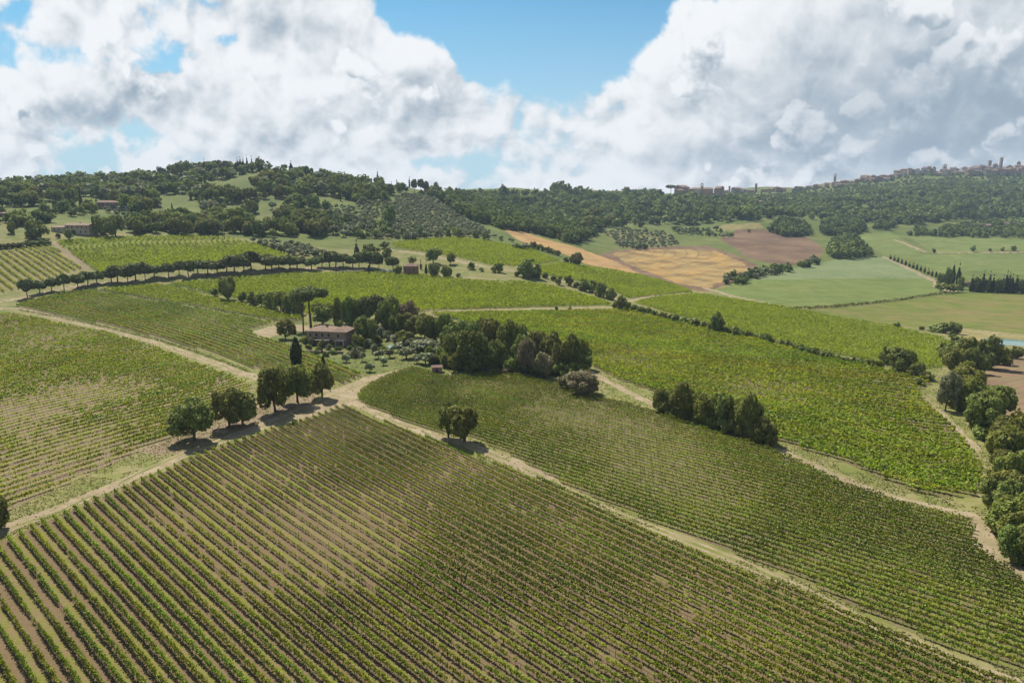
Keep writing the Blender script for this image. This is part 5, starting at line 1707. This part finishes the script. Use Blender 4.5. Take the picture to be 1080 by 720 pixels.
WALL = {
    'villa': wall_mat('rendered_stone', (0.370, 0.265, 0.195), (0.290, 0.205, 0.150)),
    'cream': wall_mat('cream_render', (0.460, 0.400, 0.290), (0.390, 0.330, 0.240), 0.3),
    'pink': wall_mat('pink_render', (0.330, 0.215, 0.180), (0.280, 0.185, 0.155), 0.3),
    'brick': wall_mat('red_brick', (0.300, 0.140, 0.100), (0.240, 0.120, 0.090), 0.5),
    'ochre': wall_mat('ochre_render', (0.420, 0.280, 0.165), (0.350, 0.235, 0.150), 0.1),
    'stone': wall_mat('grey_stone', (0.290, 0.245, 0.200), (0.225, 0.190, 0.160), 0.1),
    'tan': wall_mat('tan_stone', (0.330, 0.245, 0.190), (0.260, 0.190, 0.150), 0.1),
    'white': wall_mat('pale_render', (0.560, 0.520, 0.470), (0.480, 0.440, 0.390), 0.3),
}
ROOF = tile_mat('clay_tiles', (0.235, 0.160, 0.118), (0.185, 0.128, 0.098), (0.300, 0.235, 0.180))
ROOF2 = tile_mat('old_clay_tiles', (0.210, 0.130, 0.100), (0.165, 0.105, 0.085), (0.255, 0.185, 0.145))
DARKGLASS = plain_mat('dark_glass', (0.020, 0.022, 0.024), 0.15, 0.5)
SHUT = plain_mat('brown_shutter', (0.085, 0.055, 0.040), 0.7, 0.3)
FRAME = plain_mat('pale_frame', (0.420, 0.380, 0.330), 0.7, 0.3)
CANOPY = plain_mat('faded_canopy', (0.420, 0.360, 0.310), 0.8, 0.2, (0.34, 0.29, 0.25))
TARP = plain_mat('turquoise_sheet', (0.070, 0.170, 0.155), 0.7, 0.2, (0.110, 0.200, 0.185), scale=0.5)
METAL = plain_mat('grey_metal', (0.250, 0.255, 0.260), 0.5, 0.5)


def box(x0, x1, y0, y1, z0, z1):
    v = np.array([(x0, y0, z0), (x1, y0, z0), (x1, y1, z0), (x0, y1, z0), (x0, y0, z1), (x1, y0, z1), (x1, y1, z1), (x0, y1, z1)], float)
    f = np.array([(0, 3, 2, 1), (4, 5, 6, 7), (0, 1, 5, 4), (1, 2, 6, 5), (2, 3, 7, 6), (3, 0, 4, 7)])
    return v, f


def part(name, shapes, mat, parent, loc=None):
    v, f = join(shapes)
    return link(name, mesh_np(name, v, f, mat), parent, loc)


def hip_roof(x0, x1, y0, y1, z, rise, ov=0.5, gable=False, th=0.18):
    """closed roof slab with overhang; ridge along the longer side"""
    x0, x1, y0, y1 = x0 - ov, x1 + ov, y0 - ov, y1 + ov
    if (x1 - x0) >= (y1 - y0):
        ym = (y0 + y1) / 2
        d = 0 if gable else min((y1 - y0) / 2, (x1 - x0) / 2 * 0.95)
        ra, rb = (x0 + d, ym, z + rise), (x1 - d, ym, z + rise)
        top = [(x0, y0, z), (x1, y0, z), (x1, y1, z), (x0, y1, z), ra, rb]
        F = [(0, 1, 5, 4), (2, 3, 4, 5), (1, 2, 5, 5), (3, 0, 4, 4)]
    else:
        xm = (x0 + x1) / 2
        d = 0 if gable else min((x1 - x0) / 2, (y1 - y0) / 2 * 0.95)
        ra, rb = (xm, y0 + d, z + rise), (xm, y1 - d, z + rise)
        top = [(x0, y0, z), (x1, y0, z), (x1, y1, z), (x0, y1, z), ra, rb]
        F = [(1, 2, 5, 4), (3, 0, 4, 5), (0, 1, 4, 4), (2, 3, 5, 5)]
    v = top + [(a, b, c - th) for a, b, c in top[:4]]
    quads = [q for q in F if q[2] != q[3]]
    tris = [q[:3] for q in F if q[2] == q[3]]
    quads += [(0, 6, 7, 1), (1, 7, 8, 2), (2, 8, 9, 3), (3, 9, 6, 0), (6, 9, 8, 7)]
    return np.array(v, float), np.array(quads), np.array(tris)


def roof_part(x0, x1, y0, y1, z, rise, mat, parent, ov=0.5, gable=False, name='roof'):
    v, q, t = hip_roof(x0, x1, y0, y1, z, rise, ov, gable)
    return link(name, mesh_np(name, v, [q, t], mat), parent)


def window(parent, x, z, wd, hg, y=0.0, face='front', shut=False):
    """frame set proud of the wall, dark pane as its own piece, optional shutters"""
    def tr(a0, a1, d0, d1, z0, z1):
        if face == 'front':
            return box(x + a0, x + a1, y - d1, y - d0, z0, z1)
        if face == 'right':
            return box(y + d0, y + d1, x + a0, x + a1, z0, z1)
        return box(y - d1, y - d0, x + a0, x + a1, z0, z1)
    h_ = wd / 2
    fr = part('window', [tr(-h_ - 0.1, -h_, -0.02, 0.06, z, z + hg), tr(h_, h_ + 0.1, -0.02, 0.06, z, z + hg), tr(-h_ - 0.1, h_ + 0.1, -0.02, 0.07, z + hg, z + hg + 0.12), tr(-h_ - 0.18, h_ + 0.18, -0.02, 0.14, z - 0.1, z)], FRAME, parent)
    part('pane', [tr(-h_, h_, -0.02, 0.025, z, z + hg)], DARKGLASS, fr)
    if shut:
        part('shutter', [tr(-h_ - 0.62, -h_ - 0.12, 0.0, 0.05, z, z + hg)], SHUT, fr)
        part('shutter', [tr(h_ + 0.12, h_ + 0.62, 0.0, 0.05, z, z + hg)], SHUT, fr)
    return fr


def site(u, v, drop=0.5):
    p = at(u, v)
    return (p[0], p[1], p[2] - drop)


# the villa among the pines
vs = site(346, 363.5, 0.2)
villa = empty('villa', vs, R(-9))
tag(villa, 'two-storey pinkish stone villa with low tiled roof and veranda among the pines', 'house')
part('wall', [box(-9.2, 2.4, 0, 9, -0.8, 5.9), box(2.4, 8.4, -1.2, 8.2, -0.8, 6.0)], WALL['villa'], villa)
r1 = roof_part(-9.2, 2.9, 0, 9, 5.9, 1.7, ROOF, villa, 0.6)
r2 = roof_part(2.4, 8.4, -1.2, 8.2, 6.02, 1.75, ROOF, villa, 0.6)
part('chimney', [box(-2.4, -1.7, 4.0, 4.8, 6.8, 8.3), box(-2.5, -1.6, 3.9, 4.9, 8.3, 8.45)], WALL['villa'], r1)
part('chimney', [box(5.0, 5.6, 5.2, 5.9, 6.8, 8.4), box(4.9, 5.7, 5.1, 6.0, 8.4, 8.55)], WALL['villa'], r2)
for x in (-7.6, -4.9, -2.3, 0.4):
    window(villa, x, 3.6, 0.95, 1.35, 0.0)
window(villa, 5.2, 3.7, 0.95, 1.35, -1.2)
window(villa, -7.8, 0.6, 1.0, 1.5, 0.0)
for yy in (1.5, 5.0):
    window(villa, yy, 3.6, 0.95, 1.35, 8.4, 'right')
part('veranda', [box(-6.3, 1.8, -3.2, 0.0, 2.62, 2.78)], CANOPY, villa)
for x in (-6.1, -3.5, -0.9, 1.6):
    part('post', [box(x - 0.14, x + 0.14, -3.05, -2.77, -0.8, 2.62)], WALL['villa'], villa)
for x in (-5.0, -2.0):
    dr = part('door', [box(x - 0.65, x + 0.65, -0.05, 0.0, -0.1, 2.15)], SHUT, villa)
    part('pane', [box(x - 0.4, x + 0.4, -0.075, -0.05, 0.7, 1.95)], DARKGLASS, dr)
part('porch', [box(4.6, 8.6, -4.0, -1.2, 2.75, 3.0), box(4.8, 5.15, -3.9, -3.55, -0.8, 2.75), box(8.0, 8.4, -3.9, -3.5, -0.8, 2.75)], FRAME, villa)
dr = part('door', [box(5.9, 7.3, -1.25, -1.2, -0.1, 2.2)], SHUT, villa)
part('terrace', [box(-7.0, 9.2, -4.6, 0.02, -1.4, -0.12)], WALL['stone'], villa)
# low retaining wall below the garden
a, b = at(321, 371.5), at(362, 373)
rw = empty('garden_wall', (a[0], a[1], min(a[2], b[2])), math.atan2(b[1] - a[1], b[0] - a[0]))
L = float(np.hypot(*(b - a)[:2]))
part('wall', [box(0, L, -0.25, 0.25, -0.8, 0.9)], WALL['stone'], rw)
part('coping', [box(-0.1, L + 0.1, -0.32, 0.32, 0.9, 1.02)], WALL['tan'], rw)
tag(rw, 'low stone retaining wall below the garden of the villa', 'wall')
# tool shed beside the wood
hs = site(461, 393, 0.2)
hut = empty('stone_hut', hs, R(8))
tag(hut, 'tiny pinkish stone hut with a dark doorway at the edge of the olive trees', 'hut')
part('wall', [box(-1.7, -0.45, 0, 2.6, -0.4, 2.1), box(0.45, 1.7, 0, 2.6, -0.4, 2.1), box(-0.45, 0.45, 0, 2.6, 1.75, 2.1), box(-0.45, 0.45, 1.5, 2.6, -0.4, 1.75)], WALL['pink'], hut)
roof_part(-1.7, 1.7, 0, 2.6, 2.12, 0.55, ROOF2, hut, 0.25, True)
# turquoise tarpaulin over a frame
p = at(418, 368)
tv, tf_ = [], []
n_u, n_v = 18, 8
for j in range(n_v):
    for i in range(n_u):
        x = (i / (n_u - 1) - 0.5) * 7.6
        y = (j / (n_v - 1)) * 7.0
        sag = 0.9 * math.sin(math.pi * i / (n_u - 1)) ** 0.5 + 0.5 * math.sin(math.pi * min(j / (n_v - 1) * 1.1, 1)) + 0.16 * math.sin(i * 1.9 + j) + 0.12 * math.sin(j * 2.7 - i)
        tv.append((x + 0.3 * math.sin(j * 1.3), y + 0.3 * math.sin(i * 0.9), sag - 0.15))
for j in range(n_v - 1):
    for i in range(n_u - 1):
        k = j * n_u + i
        tf_.append((k, k + 1, k + n_u + 1, k + n_u))
tv = np.array(tv)
nb_ = len(tv)
tv2 = tv - np.array([0, 0, 0.05])
tf2 = np.array(tf_)[:, ::-1] + nb_
tarp = link('tarpaulin', mesh_np('tarpaulin', np.r_[tv, tv2], np.r_[np.array(tf_), tf2], TARP, smooth=True), None, (p[0], p[1], p[2]))
tag(tarp, 'turquoise tarpaulin spread over garden things beside the olive trees', 'tarpaulin')

# cream farmhouse on the left
fs_ = site(75, 246, 0.5)
farm = empty('farmhouse', fs_, R(-10))
tag(farm, 'long cream farmhouse with tiled roof and a dark arched doorway on the left', 'house')
part('wall', [box(-5, 16, 0, 9, -1, 6.6), box(-16, -5, -1.5, 9, -1, 5.0)], WALL['cream'], farm)
rf = roof_part(-5, 16, 0, 9, 6.6, 1.7, ROOF, farm, 0.6, True)
roof_part(-16, -5, -1.5, 9, 5.02, 1.5, ROOF, farm, 0.5)
part('chimney', [box(4, 4.8, 5, 5.8, 7.2, 9.2)], WALL['cream'], rf)
for x in (-2.5, 1.5, 6, 10, 14):
    window(farm, x, 4.3, 1.1, 1.4, 0.0)
for x in (-13, -9):
    window(farm, x, 2.8, 1.1, 1.3, -1.5)
for x in (8.5, 13):
    window(farm, x, 1.0, 1.1, 1.4, 0.0)
part('door', [box(-1.2, 4.2, -0.06, 0.02, -0.8, 2.3), box(-0.4, 3.4, -0.06, 0.02, 2.3, 2.9)], DARKGLASS, farm)
# pink villa behind it
pv = site(113, 220.5, 0.5)
pink = empty('pink_villa', pv, R(6))
tag(pink, 'dusty pink house with a low hipped roof on the wooded slope above the farmhouse', 'house')
part('wall', [box(-10, 9, 0, 10, -2, 7.0)], WALL['pink'], pink)
roof_part(-10, 9, 0, 10, 7.0, 2.0, ROOF2, pink, 0.7)
part('annex', [box(9.02, 18, 1.5, 9, -2, 4.0)], WALL['white'], pink)
roof_part(9.6, 18, 1.5, 9, 4.0, 0.9, ROOF, pink, 0.5, True)
for x in (-7, -3, 1, 5):
    window(pink, x, 4.2, 1.2, 1.5, 0.0)
for x in (12, 15.5):
    window(pink, x, 1.2, 1.3, 1.4, 1.5)


def small_house(u, v, wpx, hpx, wall, label, rz=0.0, gable=True, roof=ROOF, name='house', wins=3, depth=0.7):
    p_ = at(u, v)
    m = px_size(p_)
    wd, hg = wpx * m, hpx * m
    o = empty(name, (p_[0], p_[1], p_[2] - 0.6), R(rz))
    tag(o, label, 'house')
    dp = wd * depth
    part('wall', [box(-wd / 2, wd / 2, 0, dp, -1.5, hg * 0.78)], WALL[wall], o)
    roof_part(-wd / 2, wd / 2, 0, dp, hg * 0.78, hg * 0.22, roof, o, 0.5, gable)
    for i in range(wins):
        window(o, -wd / 2 + wd * (i + 0.5) / wins, hg * 0.42, 1.1, 1.4, 0.0)
    return o


small_house(432, 290, 13.5, 13, 'brick', 'red brick house on the road behind the wide vineyard', -12, False, ROOF2, wins=3)
small_house(451, 203, 8, 6.5, 'ochre', 'small orange house on the ridge above the olive slope', 0, True, wins=2)
small_house(471, 205, 8, 4, 'pink', 'low reddish roof among the trees right of the orange ridge house', 5, True, wins=2)
small_house(1019, 302, 7, 6, 'tan', 'small stone house between the two cypress groves of the valley', 20, True, wins=2)
small_house(1040, 242, 9, 6, 'ochre', 'orange farm building below the right hand woods', -8, True, wins=3)
small_house(1033, 241, 8, 5.5, 'pink', 'pinkish farm building left of the orange one below the right hand woods', 10, True, ROOF2, wins=3)
small_house(1062, 240, 6, 6, 'white', 'white house right of the orange farm building', 5, True, wins=2)
small_house(1075, 239, 8, 4.5, 'tan', 'low farm building at the right edge below the woods', -4, True, wins=2)
small_house(3, 229, 9, 6, 'pink', 'pinkish house at the left edge among bushes', 10, True, wins=2)
small_house(798, 216, 16, 5, 'pink', 'pale pink terraced house below the hill town, lower one', 6, True, ROOF, wins=4, depth=0.5)
small_house(797, 212, 9, 5, 'white', 'pale house behind the terraced pink house below the hill town', -6, True, ROOF, wins=3)
small_house(812, 213, 5, 5, 'tan', 'small house right of the terraced pink house below the hill town', 0, True, ROOF2, wins=2)
small_house(642, 206, 36, 5, 'tan', 'long low building with red roof on the middle skyline', 0, True, ROOF2, wins=9, depth=0.25)
small_house(661, 205, 5, 8, 'pink', 'narrow taller house at the right end of the long low skyline building', 0, True, ROOF2, wins=1)
small_house(888, 228, 6, 3, 'white', 'small pale shed at the foot of the town hill', 0, True, ROOF, wins=1)

# ------------------------------------------------------------------ the hill town on the right skyline
HOUSE_KINDS = []
for wl in ('tan', 'stone', 'ochre', 'pink', 'white', 'tan'):
    for gb in (True, False):
        v_, f_ = join([box(-6, 6, 0, 9, -8, 9)] )
        w_me = mesh_np('town_house', v_, f_, WALL[wl])
        q_ = hip_roof(-6, 6, 0, 9, 9, 2.4, 0.5, gb)
        r_me = mesh_np('roof', q_[0], [q_[1], q_[2]], ROOF if gb else ROOF2)
        HOUSE_KINDS.append((w_me, r_me))
random.seed(11)


def town_house(u, v, wm, hm, label, group, rz):
    p_ = at(u, v)
    w_me, r_me = random.choice(HOUSE_KINDS)
    o = link('town_house', w_me, None, (p_[0], p_[1], p_[2] - 0.5))
    o.rotation_euler = (0, 0, R(rz))
    o.scale = (wm / 12, wm / 12 * random.uniform(0.8, 1.3), hm / 11.4)
    tag(o, label, 'house', group)
    link('roof', r_me, o)
    return o


def town_band(top, bottom, step_u, step_v, wr, hr, label, group):
    """rows of houses between an upper and a lower edge line"""
    u0, u1 = top[0][0], top[-1][0]
    uu = u0
    while uu < u1:
        vt = np.interp(uu, [q[0] for q in top], [q[1] for q in top])
        vb = np.interp(uu, [q[0] for q in bottom], [q[1] for q in bottom])
        vv = vt
        while vv <= vb:
            if random.random() < 0.86:
                town_house(uu + random.uniform(-0.9, 0.9), vv + random.uniform(-0.4, 0.4), random.uniform(*wr), random.uniform(*hr), label, group, random.uniform(-48, 48))
            vv += step_v
        uu += step_u * random.uniform(0.75, 1.25)


town_band([(948, 185), (965, 182), (985, 180), (1010, 178.5), (1040, 177.5), (1090, 177.5)], [(948, 187), (965, 186.5), (985, 186), (1010, 186), (1040, 187), (1090, 187)], 6.2, 2.0, (10, 26), (10, 27), 'stone and terracotta house of the hill town on the right skyline', 'houses of the hill town')
town_band([(905, 190.5), (925, 189.5), (946, 188.5)], [(905, 192.5), (925, 192.5), (946, 190.5)], 5.4, 1.8, (11, 22), (9, 21), 'house of the hill town on the ridge right of the slim bell tower', 'houses right of the bell tower')
town_band([(783, 203.2), (820, 202.5), (866, 198.5), (900, 194.5)], [(783, 204), (820, 204), (866, 200), (900, 196.5)], 6.2, 1.7, (11, 24), (8, 17), 'low house in the ridge street left of the slim bell tower', 'houses left of the bell tower')
town_band([(716, 205.5), (750, 205), (782, 204)], [(716, 207), (750, 207.5), (782, 205.5)], 7.5, 2.2, (14, 32), (12, 26), 'big pale block of the old village at the left end of the town ridge', 'blocks of the old village')


def tower(u, v, wpx, hpx, label, wall='tan', belfry=True):
    p_ = at(u, v)
    m = px_size(p_)
    w_, h_ = wpx * m, hpx * m * 0.88
    o = empty('tower', (p_[0], p_[1], p_[2] - 1), R(random.uniform(-20, 20)))
    tag(o, label, 'tower')
    a_ = w_ / 2
    if belfry:
        c_ = a_ * 0.36
        zb, zt = h_ * 0.74, h_ * 0.90
        part('shaft', [box(-a_, a_, -a_, a_, -8, zb - 0.4), box(-a_ - 0.4, a_ + 0.4, -a_ - 0.4, a_ + 0.4, zb - 0.4, zb)], WALL[wall], o)
        part('belfry', [box(sx * (a_ - c_ / 2) - c_ / 2, sx * (a_ - c_ / 2) + c_ / 2, sy * (a_ - c_ / 2) - c_ / 2, sy * (a_ - c_ / 2) + c_ / 2, zb, zt) for sx in (-1, 1) for sy in (-1, 1)], WALL[wall], o)
        roof_part(-a_, a_, -a_, a_, zt + 0.2, h_ * 0.10, ROOF2, o, 0.4)
    else:
        part('shaft', [box(-a_, a_, -a_, a_, -8, h_ * 0.93)], WALL[wall], o)
        part('battlement', [box(-a_ + k * a_ * 0.8 - 0, -a_ + k * a_ * 0.8 + a_ * 0.4, -a_, a_, h_ * 0.93 + 0.01, h_) for k in (0, 1, 2)], WALL[wall], o)
    return o


tower(880, 195, 2.2, 13.5, 'slim bell tower rising alone above the ridge street', 'stone')
tower(740, 204, 2.4, 14.5, 'bell tower above the big pale blocks of the old village', 'tan')
tower(769, 204, 1.6, 9, 'thin turret at the right end of the old village', 'tan', False)
tower(797, 203, 2.2, 11, 'short square tower in the ridge street', 'tan', False)
tower(996, 179, 2.8, 12.5, 'stubby bell tower at the left of the hill town skyline', 'stone')
tower(1043, 178, 2.6, 13, 'broad battlemented tower on the hill town skyline', 'stone', False)
tower(1055, 178, 2.2, 15, 'tallest slim tower on the hill town skyline', 'stone', False)
tower(726, 205, 1.8, 10, 'small square tower left of the bell tower of the old village', 'pink', False)

# ------------------------------------------------------------------ cars, wall and pole by the road
CARW = plain_mat('white_car_paint', (0.72, 0.72, 0.72), 0.25, 0.5)
CARD = plain_mat('dark_car_paint', (0.05, 0.055, 0.065), 0.25, 0.5)
TYRE = plain_mat('black_rubber', (0.02, 0.02, 0.02), 0.9, 0.2)


def disc(cx, cy, cz, rad, half):
    n = 14
    a_ = [2 * math.pi * i / n for i in range(n)]
    V = [(cx + rad * math.cos(t), cy + s * half, cz + rad * math.sin(t)) for s in (-1, 1) for t in a_] + [(cx, cy - half, cz), (cx, cy + half, cz)]
    F = [(i, (i + 1) % n, n + (i + 1) % n, n + i) for i in range(n)] + [(2 * n, (i + 1) % n, i, i) for i in range(n)] + [(2 * n + 1, n + i, n + (i + 1) % n, n + (i + 1) % n) for i in range(n)]
    q = [f for f in F if f[2] != f[3]]
    t = [f[:3] for f in F if f[2] == f[3]]
    return np.array(V, float), np.array(q), np.array(t)


def car(u, v, rz, paint, label):
    p_ = at(u, v)
    o = empty('parked_car', tuple(p_), R(rz))
    tag(o, label, 'car', 'cars by the roadside pines')
    prof = [(-2.1, 0.35), (-2.1, 0.85), (-1.9, 0.98), (-1.35, 1.02), (-0.75, 1.46), (0.7, 1.48), (1.35, 1.0), (2.0, 0.85), (2.12, 0.6), (2.1, 0.35)]
    n = len(prof)
    V = []
    for s in (-1, 1):
        for (x, z) in prof:
            V.append((x, s * (0.82 if z < 1.1 else 0.66), z))
    q = [(i, (i + 1) % n, n + (i + 1) % n, n + i) for i in range(n)]
    t = []
    for s in (0, n):
        t += [(s, s + i, s + i + 1) if s else (s, s + i + 1, s + i) for i in range(1, n - 1)]
    link('body', mesh_np('body', V, [np.array(q), np.array(t)], paint), o)
    for s in (-1, 1):
        gv = [(-1.2, s * 0.835, 1.06), (1.2, s * 0.835, 1.04), (0.62, s * 0.70, 1.42), (-0.7, s * 0.70, 1.40)]
        part('side_window', [(np.array(gv), np.array([(0, 1, 2, 3)]))], DARKGLASS, o)
    part('windscreen', [(np.array([(1.36, -0.68, 1.03), (1.36, 0.68, 1.03), (0.76, 0.58, 1.46), (0.76, -0.58, 1.46)]), np.array([(0, 1, 2, 3)]))], DARKGLASS, o)
    for x in (-1.3, 1.32):
        for s in (-1, 1):
            vv_, q_, t_w = disc(x, s * 0.76, 0.33, 0.33, 0.1)
            link('wheel', mesh_np('wheel', vv_, [q_, t_w], TYRE), o)


car(404.5, 286.3, 12, CARW, 'white car parked left of its white neighbour beside the brick house')
car(411, 286.6, 78, CARW, 'white car parked nearest the brick house')
car(395, 286, 20, CARD, 'dark car parked left of the white cars')
a, b = at(357, 286.5), at(384, 286.8)
rw = empty('roadside_wall', (a[0], a[1], min(a[2], b[2])), math.atan2(b[1] - a[1], b[0] - a[0]))
L = float(np.hypot(*(b - a)[:2]))
part('wall', [box(0, L, -0.25, 0.25, -0.8, 1.15)], WALL['cream'], rw)
part('coping', [box(-0.1, L + 0.1, -0.33, 0.33, 1.15, 1.27)], WALL['white'], rw)
tag(rw, 'low cream wall along the curved road left of the parked cars', 'wall')


def pole(u, v, hpx, label):
    p_ = at(u, v)
    h_ = hpx * px_size(p_)
    o = empty('utility_pole', tuple(p_), R(random.uniform(-20, 20)))
    tag(o, label, 'pole')
    V, F = tube([(0, 0, -0.5), (0, 0, h_ * 0.5), (0, 0, h_)], [0.22, 0.18, 0.13], 8)
    link('shaft', mesh_np('shaft', V, F, FRAME), o)
    part('crossarm', [box(-0.9, 0.9, -0.06, 0.06, h_ - 0.7, h_ - 0.55)], METAL, o)


pole(236, 249, 17, 'pale utility pole standing in front of the lower hillside trees')
pole(101, 247, 12, 'pale utility pole between the cream farmhouse and its trees')

# ------------------------------------------------------------------ the air
hz = bpy.data.materials.new('haze')
hz.use_nodes = True
t = NT(hz.node_tree)
t.n.clear()
pvn = t.node('ShaderNodeVolumePrincipled')
pvn.inputs['Color'].default_value = (0.55, 0.72, 0.95, 1)
pvn.inputs['Density'].default_value = HAZE_DENSITY
pvn.inputs['Anisotropy'].default_value = 0.0
o_ = t.node('ShaderNodeOutputMaterial')
t.l.new(pvn.outputs[0], o_.inputs['Volume'])
zmin = float(min(o.bound_box[0][2] for o in COL.objects if o.type == 'MESH' and o.get('kind') == 'structure'))
v_, f_ = box(-9400, 9400, -150, 3700, zmin - 1.0, 262)
tag(link('haze', mesh_np('haze', v_, f_, hz)), 'thin bluish haze over the whole valley', 'haze', kind='stuff')
